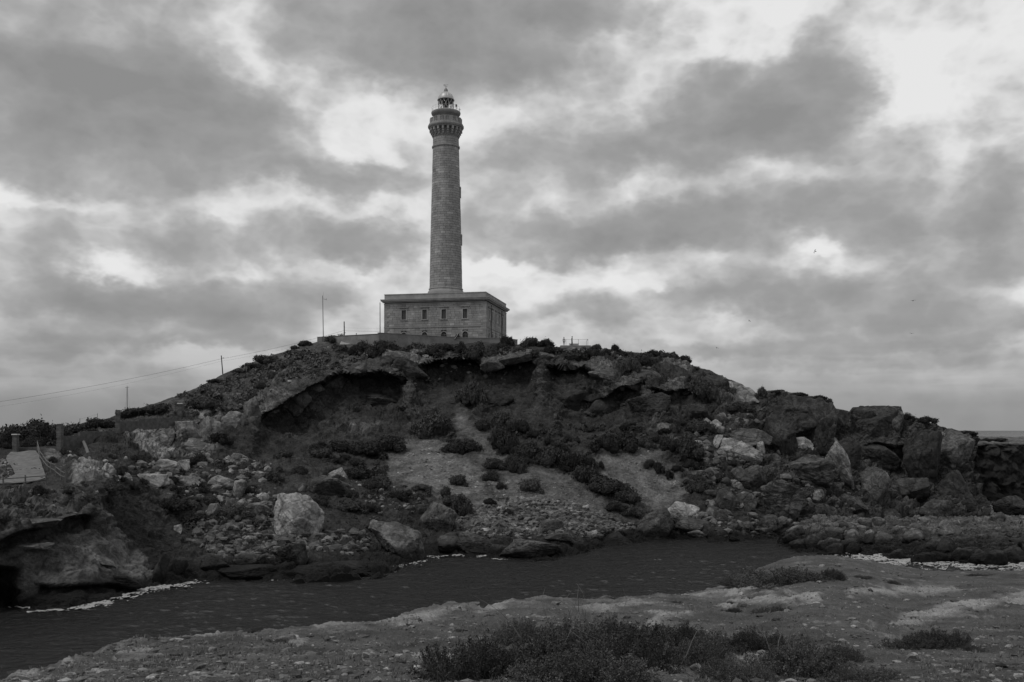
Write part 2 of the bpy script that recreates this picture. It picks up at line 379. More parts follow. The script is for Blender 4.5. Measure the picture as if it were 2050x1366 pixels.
M_DIM = plain('dry_stone', 0.11, 0.9, 0, 0.4, 2.0); M_BLK = plain('black_feather', 0.06); M_GULL = plain('gull_feather', 0.6); M_SKIN = plain('skin', 0.3, 0.6); M_CL1 = plain('dark_cloth', 0.03); M_CL2 = plain('pale_cloth', 0.4)
M_FAR = plain('far_land', 0.25, 0.95, 0, 0.3, 0.01)
def m_glass(name, v, tr):
    m, g, b = mat(name); b.inputs['Base Color'].default_value = (v, v, v, 1); b.inputs['Roughness'].default_value = 0.05; b.inputs['Transmission Weight'].default_value = tr; b.inputs['IOR'].default_value = 1.05
    b.inputs['Alpha'].default_value = 1.0; return m
M_GLASS = m_glass('clear_glass', 0.95, 1.0); M_PANE = plain('dark_window_glass', 0.02, 0.1)
# ------------------------------------------------------------------ the lighthouse hill
RIDGE = [(-400, 880), (-250, 872), (0, 868), (40, 856), (70, 850), (110, 856), (150, 850), (200, 842), (235, 832), (285, 815), (330, 803), (365, 789), (400, 774), (445, 751), (480, 737), (530, 716), (575, 704), (600, 694), (635, 685), (690, 680), (765, 678), (850, 681), (930, 685), (1010, 688), (1080, 693), (1120, 695), (1215, 699), (1260, 705), (1350, 711), (1372, 722), (1388, 735), (1420, 742), (1450, 757), (1500, 776), (1514, 790), (1526, 784), (1560, 783), (1600, 790), (1655, 799), (1664, 812), (1676, 818), (1700, 825), (1706, 816), (1750, 812), (1804, 814), (1810, 832), (1830, 836), (1850, 846), (1890, 857), (1930, 863), (1948, 868), (1960, 874)]
WATERL = [(-400, 1260), (-200, 1235), (30, 1217), (150, 1213), (290, 1180), (330, 1168), (400, 1163), (480, 1162), (600, 1160), (760, 1150), (800, 1125), (870, 1112), (1000, 1113), (1120, 1118), (1200, 1095), (1270, 1095), (1350, 1078), (1450, 1085), (1560, 1085), (1600, 1070), (1700, 1055), (1960, 1048)]
def pl(tab, x):
    t = np.array(tab, float); return np.interp(x, t[:, 0], t[:, 1])
hp = [(-350, 880, 125), (-350, 960, 100), (-350, 1050, 84), (-350, 1150, 80), (0, 868, 140), (0, 930, 120), (0, 985, 92), (60, 910, 127), (100, 930, 116), (150, 960, 104), (60, 1050, 87.5), (60, 1130, 86.2), (150, 850, 150), (150, 900, 134), (150, 1000, 95), (150, 1130, 88.5), (190, 985, 96), (220, 1010, 101), (260, 1090, 99), (300, 1135, 97), (120, 1060, 90),
      (285, 815, 165), (285, 860, 146), (285, 930, 128), (285, 1010, 110), (360, 840, 150), (360, 900, 146), (360, 960, 128), (360, 1050, 112), (360, 1110, 105), (445, 751, 180), (445, 800, 166), (445, 850, 154), (445, 900, 145), (445, 960, 131), (445, 1050, 114), (445, 1110, 107),
      (600, 694, 190), (600, 740, 176), (600, 790, 163), (600, 840, 163), (600, 880, 156), (600, 950, 138), (600, 1035, 120), (600, 1100, 110), (750, 689, 190), (750, 730, 178), (750, 800, 172), (750, 860, 164), (750, 900, 157), (750, 960, 143), (750, 1040, 125), (750, 1110, 113),
      (900, 694, 192), (900, 715, 181), (900, 760, 177), (900, 800, 172), (870, 870, 161), (900, 950, 146), (900, 1020, 133), (900, 1080, 123), (1050, 696, 192), (1050, 715, 179), (1050, 750, 176), (1050, 800, 171), (1050, 860, 163), (1050, 940, 149), (1050, 1000, 139), (1050, 1060, 130),
      (1200, 699, 190), (1200, 735, 177), (1200, 800, 170), (1200, 850, 164), (1200, 900, 156), (1200, 970, 146), (1200, 1040, 136), (1350, 711, 188), (1350, 745, 177), (1350, 800, 170), (1350, 850, 164), (1350, 900, 157), (1350, 970, 149), (1350, 1030, 142),
      (1480, 770, 182), (1480, 820, 172), (1480, 870, 163), (1480, 930, 155), (1480, 1000, 147), (1480, 1060, 139), (1600, 790, 180), (1600, 830, 176), (1600, 880, 170), (1600, 930, 159), (1600, 1010, 150), (1600, 1050, 146), (1750, 812, 178), (1750, 870, 173), (1750, 960, 166), (1750, 1020, 158), (1750, 1045, 154), (1900, 857, 176), (1900, 950, 170), (1900, 1010, 164), (1900, 1040, 160), (1990, 880, 178), (1990, 1040, 162)]
for x, y in [(30, 1217), (150, 1213), (290, 1180), (400, 1163), (600, 1160), (760, 1150), (870, 1112), (1000, 1113), (1120, 1118), (1200, 1095), (1350, 1078), (1450, 1085)]:
    hp.append((x, y, EYE * F / (y - HZ)))
hill_Y = rbf(hp)
# ledges: brow line (px,py), depth of the hollow below it in metres, length of the hollow in photo pixels
BROWS = [
    ([(500, 842), (545, 818), (590, 792), (640, 764), (690, 745), (760, 742), (800, 752), (826, 768)], 6.5, 135),
    ([(822, 738), (850, 722), (900, 720), (945, 716), (965, 726), (1000, 760)], 6.0, 115),
    ([(955, 745), (985, 735), (1010, 728), (1040, 716), (1065, 712), (1085, 722)], 5.5, 130),
    ([(1080, 735), (1110, 731), (1130, 736), (1160, 728), (1190, 742), (1215, 758)], 5.0, 110),
    ([(1110, 800), (1140, 792), (1180, 802), (1210, 796), (1250, 770), (1300, 762)], 4.5, 105),
    ([(1285, 772), (1320, 780), (1370, 778), (1400, 765)], 3.0, 60),
    ([(680, 800), (740, 790), (800, 798), (840, 800)], 2.0, 35), ([(860, 800), (920, 790), (975, 800)], 2.5, 50),
    ([(-400, 1085), (0, 1082), (59, 1060), (102, 1048), (140, 1037), (184, 1026), (192, 1012)], 2.2, 42),
    ([(-400, 1130), (-20, 1125), (30, 1135), (48, 1150)], 5.0, 130),
    ([(310, 872), (330, 858), (352, 868)], 3.0, 45), ([(1620, 850), (1660, 842), (1700, 846)], 2.0, 60),
    ([(1690, 900), (1740, 885), (1800, 888), (1850, 890)], 3.0, 70), ([(1780, 962), (1830, 955), (1862, 965)], 4.0, 70), ([(1700, 830), (1706, 818), (1800, 822)], -1.2, 30),
    ([(1530, 830), (1560, 815), (1640, 818)], 2.0, 50), ([(380, 850), (410, 840), (440, 842)], 1.6, 40), ([(455, 830), (490, 806), (530, 800)], 1.8, 45), ([(60, 1165), (140, 1172), (270, 1160)], 1.4, 30)]
PALE = [([(248, 880), (300, 862), (345, 842), (385, 838), (440, 820), (470, 838), (420, 860), (400, 905), (330, 912), (285, 908)], .27), ([(470, 845), (505, 800), (560, 775), (590, 790), (540, 815), (500, 850)], .14),
        ([(1436, 770), (1470, 765), (1505, 778), (1518, 800), (1500, 812), (1460, 800)], .26), ([(780, 694), (850, 694), (870, 715), (850, 730), (800, 720)], .22), ([(30, 1110), (100, 1090), (190, 1075), (240, 1105), (230, 1150), (150, 1165), (45, 1200)], .12),
        ([(130, 930), (165, 930), (220, 942), (210, 972), (150, 972)], .24), ([(90, 900), (116, 895), (125, 915), (100, 925)], .13), ([(1868, 872), (1900, 868), (1930, 890), (1915, 915), (1880, 928), (1866, 900)], .19), ([(330, 880), (430, 850), (440, 900), (380, 930)], .17),
        ([(600, 770), (700, 735), (760, 735), (800, 744), (790, 755), (700, 752), (620, 785)], .075), ([(940, 716), (1060, 706), (1080, 716), (1000, 732), (950, 740)], .13), ([(1150, 722), (1230, 735), (1260, 770), (1210, 760), (1160, 735)], .13), ([(1240, 760), (1310, 745), (1300, 765), (1240, 780)], .13), ([(880, 712), (940, 712), (930, 722), (880, 722)], .12),
        ([(1320, 855), (1340, 862), (1356, 884), (1340, 880)], .26), ([(0, 985), (180, 985), (190, 1010), (120, 1040), (0, 1060)], .12), ([(190, 985), (230, 1060), (330, 1165), (250, 1180), (215, 1090)], .14), ([(680, 830), (760, 840), (750, 862), (690, 860)], .12), ([(1130, 690), (1230, 700), (1250, 722), (1150, 718)], .16), ([(1330, 715), (1380, 728), (1375, 790), (1325, 770)], .13)]
SCREE = [([(862, 866), (905, 898), (965, 935), (990, 985), (930, 1003), (830, 985), (765, 950), (805, 890)], .14), ([(990, 930), (1070, 932), (1150, 960), (1210, 1005), (1285, 1045), (1180, 1068), (980, 1062), (905, 1040), (930, 1005), (1000, 990)], .115), ([(1288, 876), (1340, 925), (1372, 985), (1330, 1025), (1250, 1008), (1200, 935), (1225, 905)], .14), ([(905, 812), (925, 800), (950, 850), (990, 900), (1010, 925), (960, 920), (915, 870)], .13), ([(1380, 950), (1340, 1025), (1290, 1030), (1370, 1000)], .18)]
DARKSOIL = [([(195, 985), (300, 1010), (330, 1045), (360, 1110), (290, 1130), (230, 1080)], .032), ([(420, 1000), (520, 940), (700, 900), (840, 980), (700, 1060), (540, 1090)], .045), ([(1000, 750), (1110, 760), (1100, 850), (1000, 860)], .05)]
cols = np.arange(-260, 1957, 1.6); NR = 290
rt = np.linspace(0, 1, NR)
ridge = pl(RIDGE, cols); bot = pl(WATERL, cols) + 16
PX = np.repeat(cols[None], NR, 0); PY = ridge[None] + (bot - ridge)[None] * rt[:, None]
# base depth on a coarse lattice, then refined
cx = np.arange(-270, 1980, 15.0); cy = np.arange(660, 1300, 10.0)
CX, CY = np.meshgrid(cx, cy); CB = hill_Y(CX, CY)
def bil(tab, px, py):
    a = np.clip((px - cx[0]) / 15.0, 0, len(cx) - 1.001); b = np.clip((py - cy[0]) / 10.0, 0, len(cy) - 1.001)
    i = a.astype(int); j = b.astype(int); u = a - i; v = b - j
    return (tab[j, i] * (1 - u) + tab[j, i + 1] * u) * (1 - v) + (tab[j + 1, i] * (1 - u) + tab[j + 1, i + 1] * u) * v
Y0 = bil(CB, PX, PY)
endk = sstep(1840, 1956, PX)
PX = PX + endk * (sstep(960, 1012, PY) * 30 - 3 + 7 * pnoise(np.stack([PY.ravel() * .022, PY.ravel() * 0, PY.ravel() * 0 + 2], 1)).reshape(PX.shape) + 5 * pnoise(np.stack([PY.ravel() * .08, PY.ravel() * 0, PY.ravel() * 0 + 7], 1)).reshape(PX.shape))
P0 = at(PX, PY, Y0)
flat = P0.reshape(-1, 3)
wob = pnoise(flat * 0.22).reshape(PX.shape); wob2 = pnoise(flat * 0.7 + 5).reshape(PX.shape)
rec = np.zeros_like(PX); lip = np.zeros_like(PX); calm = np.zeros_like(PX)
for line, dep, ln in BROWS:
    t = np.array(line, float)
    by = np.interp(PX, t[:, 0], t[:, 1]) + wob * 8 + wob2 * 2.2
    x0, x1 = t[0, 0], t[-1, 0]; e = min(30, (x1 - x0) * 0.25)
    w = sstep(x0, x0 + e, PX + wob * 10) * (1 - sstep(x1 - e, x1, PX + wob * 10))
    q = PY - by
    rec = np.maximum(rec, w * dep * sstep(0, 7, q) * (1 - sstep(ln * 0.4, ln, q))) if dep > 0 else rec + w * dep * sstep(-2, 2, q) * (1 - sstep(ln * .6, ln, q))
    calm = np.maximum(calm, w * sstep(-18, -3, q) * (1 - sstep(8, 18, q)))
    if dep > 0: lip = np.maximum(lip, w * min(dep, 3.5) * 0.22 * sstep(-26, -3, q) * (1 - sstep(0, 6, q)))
wx = PX + wob * 16 + wob2 * 8; wy = PY + np.roll(wob, 37, 1) * 12 + np.roll(wob2, 53, 1) * 6
scree = np.zeros_like(PX); alb = np.full(PX.shape, .042); rough = np.full(PX.shape, .42)
# the upper left slope is covered with low scrub; the cliff band is bare rock
cliff = inpoly(wx, wy, [(480, 850), (600, 770), (700, 725), (860, 708), (1060, 702), (1200, 720), (1400, 745), (1520, 780), (1700, 810), (1970, 850), (1970, 1060), (1560, 1060), (1500, 900), (1380, 850), (1180, 850), (1000, 840), (900, 800), (820, 850), (640, 880), (560, 890)], 18)
alb += cliff * .018; rough += cliff * .45
garr = inpoly(wx, wy, [(180, 870), (400, 765), (620, 680), (860, 690), (820, 715), (690, 735), (590, 775), (480, 820), (380, 850)], 10)
alb = alb * (1 - garr) + garr * .075; rough = rough * (1 - garr) + garr * .3
for p, a in DARKSOIL:
    m_ = inpoly(wx, wy, p, 14); alb = alb * (1 - m_) + a * m_; rough = rough * (1 - m_ * .6) + .15 * m_ * .6
for p, a in SCREE:
    m_ = inpoly(wx + wob2 * 10, wy + wob * 6, p, 15); alb = alb * (1 - m_) + a * m_; rough = rough * (1 - m_) + .06 * m_; scree = np.maximum(scree, m_)
for p, a in PALE:
    m_ = inpoly(wx, wy, p, 7); alb = alb * (1 - m_) + a * m_; rough = rough * (1 - m_) + .75 * m_
path_m = inpoly(PX, PY, [(0, 895), (80, 895), (130, 950), (140, 985), (-20, 985), (-260, 985), (-260, 890)], 12)
path_m = np.maximum(path_m, inpoly(PX, PY, [(-20, 890), (110, 890), (145, 975), (-20, 990)], 10))
rough *= 1 - .85 * path_m
prom = inpoly(wx, wy, [(-400, 1060), (0, 1060), (180, 1020), (200, 1040), (330, 1170), (280, 1200), (-400, 1260)], 8); rough = rough * (1 - prom) + .22 * prom
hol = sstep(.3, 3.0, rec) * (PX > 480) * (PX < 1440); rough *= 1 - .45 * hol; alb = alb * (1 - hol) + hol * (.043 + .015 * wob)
Y1 = Y0 + rec * (1 - scree) - lip
P1 = at(PX, PY, Y1)
def normals(P):
    a = np.gradient(P, axis=0); b = np.gradient(P, axis=1); n = np.cross(b, a); n /= np.maximum(np.linalg.norm(n, axis=2, keepdims=True), 1e-9)
    s = np.sign((n * (np.array([0, 0, EYE]) - P)).sum(2, keepdims=True)); return n * s
# smoothed base normal so that ledges do not tear
N0 = normals(at(PX, PY, Y0 + rec * .5))
q = P1.reshape(-1, 3); r_ = rough.ravel()
warp = np.stack([pnoise(q * .35 + 3), pnoise(q * .35 + 31), pnoise(q * .35 + 77)], 1)
d, idn = blocks((q + warp * .7) * np.array([.17, .17, .22]), 1.0, 1.3, .9, .2)
dm, _ = blocks((q + warp * .3) * .42 + 21, .5, .6, .55, .22)
d2, _ = blocks((q + warp * .12) * 1.15 + 9, .2, .2, .22, .25)
d3, _ = blocks(q * 2.7 + 5, .07, .08, .08, .25)
fb = fbm(q * .13, 3) * 1.0 + fbm(q * .45, 4, .55, True) * .36 + fbm(q * 1.9, 4, .6) * .16
strat = pnoise(np.stack([q[:, 0] * .05, q[:, 1] * .05, (q[:, 2] + q[:, 0] * .10) * 1.4], 1)) * (.5 + .9 * prom.ravel()) + pnoise(np.stack([q[:, 0] * .06 + 9, q[:, 1] * .06, (q[:, 2] - q[:, 0] * .06 + warp[:, 0]) * 3.1], 1)) * .22
disp = r_ * (d * .85 + dm + strat) + (.12 + .95 * r_ ** 2) * (d2 + d3) + fb * (.25 + .75 * r_) + fbm(q * 3.2, 2) * .06
disp = disp.reshape(PX.shape) * (1 - .6 * calm)
edge = sstep(0, .05, rt)[:, None] * .8 + .2
PH = P1 + N0 * (disp * edge)[..., None]
alb *= 1 + .25 * (idn.reshape(PX.shape) / 255.0 - .5) * 2 * rough * .8
# back of the hill: the ground goes on behind the ridge
back = []
top = PH[0]; u = (top * [1, 1, 0]); u = u / np.linalg.norm(u, axis=1)[:, None]
plateau = sstep(600, 650, cols) * (1 - sstep(1230, 1300, cols))
for dy, dz in ((150, 30), (90, 16), (50, 7), (28, 3.2), (14, 1.4), (6, .5), (2.5, .15)):
    back.append(top + u * dy + np.array([0, 0, -1.0]) * (dz * (1 - .75 * plateau * (dy < 60)) + (0 if dy < 60 else 0) + .1 * pnoise(top * .3))[:, None])
    back[-1][:, 2] = np.maximum(back[-1][:, 2], -3)
low = PH[-1].copy(); low[:, 2] = -4
ALL = np.concatenate([np.stack(back), PH, low[None]], 0)
pad = lambda A: np.concatenate([np.repeat(A[:1], len(back), 0), A, A[-1:]], 0)
AA, RR = pad(alb), pad(rough)
# the right end turns back behind the sea cliff
side = []
for dy, dx in ((3, .1), (8, -.2), (16, -1), (30, -2.5), (60, -7)):
    e_ = ALL[:, -1].copy(); e_[:, 1] += dy; e_[:, 0] += e_[:, 0] / e_[:, 1] * dy * .0 + dx + .35 * pnoise(e_ * .25)
    e_[:, 2] = np.where(e_[:, 2] > 0, e_[:, 2] * (1 - dy / 400), e_[:, 2]); side.append(e_)
ALL = np.concatenate([ALL, np.stack(side, 1)], 1)
AA = np.concatenate([AA, np.repeat(AA[:, -1:], len(side), 1)], 1); RR = np.concatenate([RR, np.repeat(RR[:, -1:], len(side), 1)], 1)
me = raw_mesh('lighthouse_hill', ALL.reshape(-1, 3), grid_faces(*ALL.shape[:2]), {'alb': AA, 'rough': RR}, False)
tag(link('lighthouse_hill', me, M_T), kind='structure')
def hill(px, py):
    """point on the finished hillside seen at this photo pixel"""
    c = min(max((px - cols[0]) / 1.6, 0), len(cols) - 1.001); i = int(c); u = c - i
    rd = ridge[i] * (1 - u) + ridge[i + 1] * u; b = bot[i] * (1 - u) + bot[i + 1] * u
    r = min(max((py - rd) / (b - rd) * (NR - 1), 0), NR - 1.001); j = int(r); v = r - j
    p = (PH[j, i] * (1 - u) + PH[j, i + 1] * u) * (1 - v) + (PH[j + 1, i] * (1 - u) + PH[j + 1, i + 1] * u) * v
    return Vector(p)
def hill_mask(A, px, py):
    i = int(min(max((px - cols[0]) / 1.6, 0), len(cols) - 1)); j = int(min(max((py - ridge[i]) / (bot[i] - ridge[i]) * (NR - 1), 0), NR - 1)); return A[j, i]

# ------------------------------------------------------------------ low rock shelf at the right, with surf round it
sp = rbf([(1555, 1090, 131), (1600, 1035, 148), (1600, 1075, 137), (1600, 1100, 124), (1700, 1030, 152), (1700, 1070, 134), (1700, 1106, 121), (1800, 1035, 152), (1800, 1080, 128), (1800, 1118, 117), (1920, 1035, 150), (1920, 1080, 126), (1920, 1128, 112.5), (2040, 1040, 145), (2040, 1090, 121), (2040, 1134, 110), (2200, 1045, 140), (2200, 1140, 107)])
scol = np.arange(1556, 2240, 1.6); SN = 110
s_top = pl([(1550, 1086), (1575, 1062), (1600, 1040), (1640, 1034), (1720, 1036), (1800, 1036), (1900, 1034), (2050, 1030), (2240, 1038)], scol); s_bot = pl([(1550, 1092), (1575, 1099), (1640, 1110), (1740, 1112), (1800, 1122), (1860, 1130), (2036, 1130), (2046, 1112), (2060, 1116), (2240, 1135)], scol)
QX = np.repeat(scol[None], SN, 0); QY = s_top[None] + (s_bot - s_top)[None] * np.linspace(0, 1, SN)[:, None]
SP = at(QX, QY, sp(QX, QY)); q = SP.reshape(-1, 3)
wq = np.stack([pnoise(q * .5 + 3), pnoise(q * .5 + 31), pnoise(q * .5 + 77)], 1) * .8
f1, f2, ida = worley((q + wq) * np.array([.34, .26, .5])); g1, g2, idb = worley((q + wq * .4) * 1.0 + 4)
dz = sstep(0, .3, f2 - f1) * (.35 + .5 * (ida / 255 - .5)) + .18 * sstep(0, .3, g2 - g1) - .3 + fbm(q * 1.7, 4, .6) * .16
SP = SP + (dz[:, None] * np.array([0, -.45, 1.0])).reshape(SP.shape)
lowr = SP[-1:].copy(); lowr[..., 2] = -3; bk = SP[:1].copy(); bk[..., 1] += 8; bk[..., 2] = -2
SA = np.concatenate([bk, SP, lowr], 0)
sal = np.concatenate([np.full((1, len(scol)), .1), (.11 + .09 * (ida / 255 - .5)).reshape(QX.shape) * (1 - .72 * sstep(.42, .72, np.linspace(0, 1, SN))[:, None]), np.full((1, len(scol)), .04)], 0)
tag(link('rock_shelf', raw_mesh('rock_shelf', SA.reshape(-1, 3), grid_faces(*SA.shape[:2]), {'alb': sal, 'rough': np.ones(SA.shape[:2])}, False), M_T), kind='structure')
def shelf(px, py):
    i = int(np.clip((px - scol[0]) / 1.6, 0, len(scol) - 1)); j = int(np.clip((py - s_top[i]) / (s_bot[i] - s_top[i]) * (SN - 1), 0, SN - 1)); return Vector(SP[j, i])
# ------------------------------------------------------------------ dark headland beyond the sea cliff, far land
hc = np.arange(1840, 2420, 2.0); hr = [(-3, 200), (0, 214), (1.5, 216), (4, 217), (7, 217.5), (10, 218), (11.5, 219), (12.1, 221), (12.3, 226), (12.3, 240), (12.5, 265), (12.4, 300), (12.2, 360), (11, 450), (-3, 520)]
zz = np.array([a for a, _ in hr]); yy = np.array([b for _, b in hr])
fine = np.linspace(0, len(hr) - 1, 200); zz = np.interp(fine, range(len(hr)), zz); yy = np.interp(fine, range(len(hr)), yy)
HX = (hc[None] - 1025) / F * 230 + (yy[:, None] - 230) * .06; HP = np.stack([HX, np.repeat(yy[:, None], len(hc), 1), np.repeat(zz[:, None], len(hc), 1)], -1); q = HP.reshape(-1, 3)
dn = fbm(q * .12, 4, .55, True) * 1.4 + fbm(q * .6, 3) * .4 + blocks(q * .16, 1.0, 1.6, 1.4, .2)[0] + blocks(q * .5, .4, .5, .4, .25)[0]
fl = (zz > 11.9)[:, None] * np.ones(len(hc)); dn = dn.reshape(fl.shape)
HP[..., 1] -= dn * (1 - fl); HP[..., 2] += fl * dn * .22
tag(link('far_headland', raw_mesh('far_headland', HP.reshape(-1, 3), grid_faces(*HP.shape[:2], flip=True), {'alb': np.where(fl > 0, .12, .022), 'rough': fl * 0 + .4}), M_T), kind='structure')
def far_hill(name, px, w, h, Y, seed):
    n = 60; m = 10; V = []
    x0, _, _ = at(px, HZ, Y); x0 = float(x0); wm = w / F * Y; hm = h / F * Y
    t = np.linspace(-1, 1, n); prof = np.clip(1 - np.abs(t) ** 1.3, 0, 1) * (1 + .25 * pnoise(np.stack([t * 3 + seed, t * 0, t * 0], 1)))
    for j in range(m):
        k = j / (m - 1); V.append(np.stack([x0 + t * wm, np.full(n, Y) + (k - 1) * hm * 2.5 + 40 * pnoise(np.stack([t * 6, t * 0 + k * 3, t * 0 + seed], 1)), prof * hm * k ** .8 - (20 if j == 0 else 0)], 1))
    V.append(V[-1] + np.array([0, hm * 4, 0]) * 1.0); V[-1][:, 2] = -20
    V = np.stack(V); return tag(link(name, raw_mesh(name, V.reshape(-1, 3), grid_faces(*V.shape[:2])), M_FAR), kind='structure')
far_hill('distant_mountain', 1856, 34, 19, 9000, 2.0); far_hill('distant_hills', -10, 70, 16, 5000, 5.0)

# ------------------------------------------------------------------ the sea
def sea():
    nx, ny = 600, 560
    gx = np.linspace(-75, 95, nx); gy = np.linspace(38, 178, ny); XX, YY = np.meshgrid(gx, gy)
    q = np.stack([XX.ravel() * .36, YY.ravel(), np.zeros(XX.size)], 1)
    z = (fbm(q * .35, 3) * .09 + fbm(q * np.array([1.7, 1.15, 1]) + 9, 4, .65) * .08).reshape(XX.shape)
    rim = np.minimum.reduce([sstep(0, 6, XX + 75), sstep(0, 6, 95 - XX), sstep(0, 6, YY - 38), sstep(0, 6, 178 - YY)])
    V = np.stack([XX, YY, z * rim], -1).reshape(-1, 3); Fq = grid_faces(ny, nx, True)
    B = 60000.0; b = len(V)
    ring = np.array([(-75, 38, 0), (95, 38, 0), (95, 178, 0), (-75, 178, 0), (-B, -2000, 0), (B, -2000, 0), (B, B, 0), (-B, B, 0)], float)
    R = np.array([(0, 4, 5, 1), (1, 5, 6, 2), (2, 6, 7, 3), (3, 7, 4, 0)])[:, ::-1] + b
    tag(link('sea', raw_mesh('sea', np.r_[V, ring], np.r_[Fq, R]), M_W), kind='structure')
sea()
# white water along the rocks: lacy ragged sheets a few centimetres thick
def foam(line, width, dens, seed, lift=.07):
    V = []; Q = []
    pts = [np.array(at(x, y, EYE * F / (y - HZ))) for x, y in line]
    s = 0
    for a, b in zip(pts[:-1], pts[1:]):
        L = np.linalg.norm((b - a)[:2]); n = max(2, int(L / .09)); t = (b - a) / max(L, 1e-6); nn = np.array([t[1], -t[0], 0])
        if nn[1] > 0: nn = -nn
        m = max(3, int(width / .07))
        U, K = np.meshgrid(np.linspace(0, 1, n), np.linspace(-.35, 1, m))
        p = a[None, None] + (b - a)[None, None] * U[..., None] + nn[None, None] * (K * width)[..., None]
        sx = s + U * L; f = p.reshape(-1, 3)
        v = fbm(np.stack([sx.ravel() * .8, (K.ravel()) * width * 3.4, np.full(f.shape[0], seed)], 1), 5, .7) * .75
        v2 = pnoise(np.stack([sx.ravel() * .16, np.zeros(len(f)), np.full(len(f), seed + 3)], 1))
        k = K.ravel(); keep = v * 1.25 + v2 * .5 + dens - .35 - np.where(k > 0, k * .9, -k * .8)
        hgt = np.clip(keep, 0, 1) * lift + .06 + .05 * pnoise(f * 4)
        f[:, 2] = hgt; b0 = len(V) and sum(len(x) for x in V)
        q = grid_faces(m, n) ; ok = keep[q].mean(1) > 0.43
        V.append(f); Q.append(q[ok] + b0); s += L
    if not V: return None
    return np.concatenate(V), np.concatenate(Q)
FOAMS = [([(20, 1216), (45, 1220), (60, 1219)], 1.0, .55), ([(55, 1226), (100, 1224), (140, 1222)], 1.6, .5), ([(150, 1222), (190, 1211), (230, 1199), (270, 1186)], 2.2, 1.0), ([(270, 1186), (300, 1178), (340, 1176), (380, 1166), (405, 1163)], 3.2, .85), ([(405, 1165), (480, 1162), (560, 1164), (640, 1161), (700, 1156), (745, 1150)], .9, .35), ([(640, 1161), (690, 1156)], .8, .8), ([(750, 1138), (790, 1130), (830, 1127), (845, 1122)], 3.6, .8), ([(780, 1150), (820, 1141)], 1.4, .3), ([(860, 1117), (900, 1114), (940, 1112), (975, 1114)], 2.4, .85), ([(985, 1120), (1015, 1122)], .8, .6), ([(1180, 1100), (1260, 1100)], .6, .2),
         ([(1700, 1112), (1760, 1112), (1800, 1124), (1850, 1131), (1900, 1134), (1960, 1134), (2040, 1132), (2120, 1136)], 9, .95), ([(1740, 1114), (1775, 1112), (1800, 1122)], 9, 1.15), ([(2030, 1098), (2050, 1106), (2080, 1112)], 3, 1.3), ([(1940, 1025), (1950, 1026), (1985, 1024)], 3, .9), ([(1965, 1012), (1985, 1015), (1998, 1021)], 5, .9), ([(1640, 1112), (1700, 1112)], 1.0, .4)]
fv, fq, nb = [], [], 0
for i, (l, w, dn) in enumerate(FOAMS):
    r = foam(l, w, dn, i * 7.3)
    if r: fv.append(r[0]); fq.append(r[1] + nb); nb += len(r[0])
tag(link('sea_foam', raw_mesh('sea_foam', np.concatenate(fv), np.concatenate(fq)), M_WHITE), 'white foam of small waves breaking along the waterline rocks', 'foam', kind='stuff')

# ------------------------------------------------------------------ the stony slope in front
EDGE = [(-400, 1480), (-100, 1400), (10, 1357), (85, 1338), (130, 1327), (170, 1311), (239, 1294), (290, 1281), (375, 1268), (444, 1261), (546, 1260), (614, 1252), (700, 1245), (768, 1240), (836, 1224), (900, 1214), (939, 1210), (966, 1217), (1007, 1207), (1080, 1202), (1144, 1201), (1212, 1198), (1280, 1196), (1400, 1184), (1445, 1172), (1470, 1160), (1520, 1136), (1560, 1120), (1600, 1113), (1680, 1112), (1745, 1121), (1800, 1134), (1860, 1142), (1950, 1144), (2050, 1140), (2420, 1142)]
fg_Y = rbf([(-400, 1530, 6), (-400, 1700, 3.9), (0, 1366, 9.3), (0, 1450, 6.5), (0, 1700, 3.9), (20, 1360, 9.6), (120, 1330, 10.8), (300, 1366, 8.6), (300, 1330, 10.3), (300, 1285, 13.2), (500, 1366, 8.2), (500, 1300, 12), (500, 1260, 15.8), (800, 1366, 8), (800, 1300, 11.5), (800, 1232, 18.5), (1000, 1366, 8), (1000, 1290, 12), (1000, 1210, 21), (1000, 1450, 5.8), (1000, 1700, 3.9), (1300, 1366, 8), (1300, 1280, 13), (1300, 1195, 25), (1500, 1366, 8), (1500, 1280, 13.3), (1500, 1200, 25), (1500, 1155, 36), (1600, 1113, 47), (1700, 1112, 48), (1800, 1366, 8), (1800, 1280, 13.3), (1800, 1200, 25), (1800, 1134, 43), (2050, 1366, 8), (2050, 1280, 13.3), (2050, 1200, 25), (2050, 1140, 43), (2400, 1366, 8), (2400, 1280, 13.3), (2400, 1142, 44), (2000, 1450, 5.8), (2000, 1700, 3.9), (2400, 1700, 3.9)])
fc = np.arange(-330, 2400, 2.6); FR = 250
fe = pl(EDGE, fc) + 1.0; ft = np.r_[np.linspace(0, 1, FR - 40) ** 1.15 * .62, np.linspace(.63, 1, 40)]
FX = np.repeat(fc[None], FR, 0); FY = fe[None] + (1700 - fe)[None] * ft[:, None]
fcx = np.arange(-340, 2430, 20.0); fcy = np.arange(1080, 1720, 8.0); T_ = fg_Y(*np.meshgrid(fcx, fcy))
def fbil(px, py):
    a = np.clip((px - fcx[0]) / 20, 0, len(fcx) - 1.001); b = np.clip((py - fcy[0]) / 8, 0, len(fcy) - 1.001); i = a.astype(int); j = b.astype(int); u = a - i; v = b - j
    return (T_[j, i] * (1 - u) + T_[j, i + 1] * u) * (1 - v) + (T_[j + 1, i] * (1 - u) + T_[j + 1, i + 1] * u) * v
FP = at(FX, FY, fbil(FX, FY)); q = FP.reshape(-1, 3)
wv = pnoise(q * .6).reshape(FX.shape); wv2 = pnoise(q * 2.2 + 4).reshape(FX.shape)
gx_ = FX + wv * 22 + wv2 * 10; gy_ = FY + np.roll(wv, 31, 1) * 7 + np.roll(wv2, 47, 1) * 4
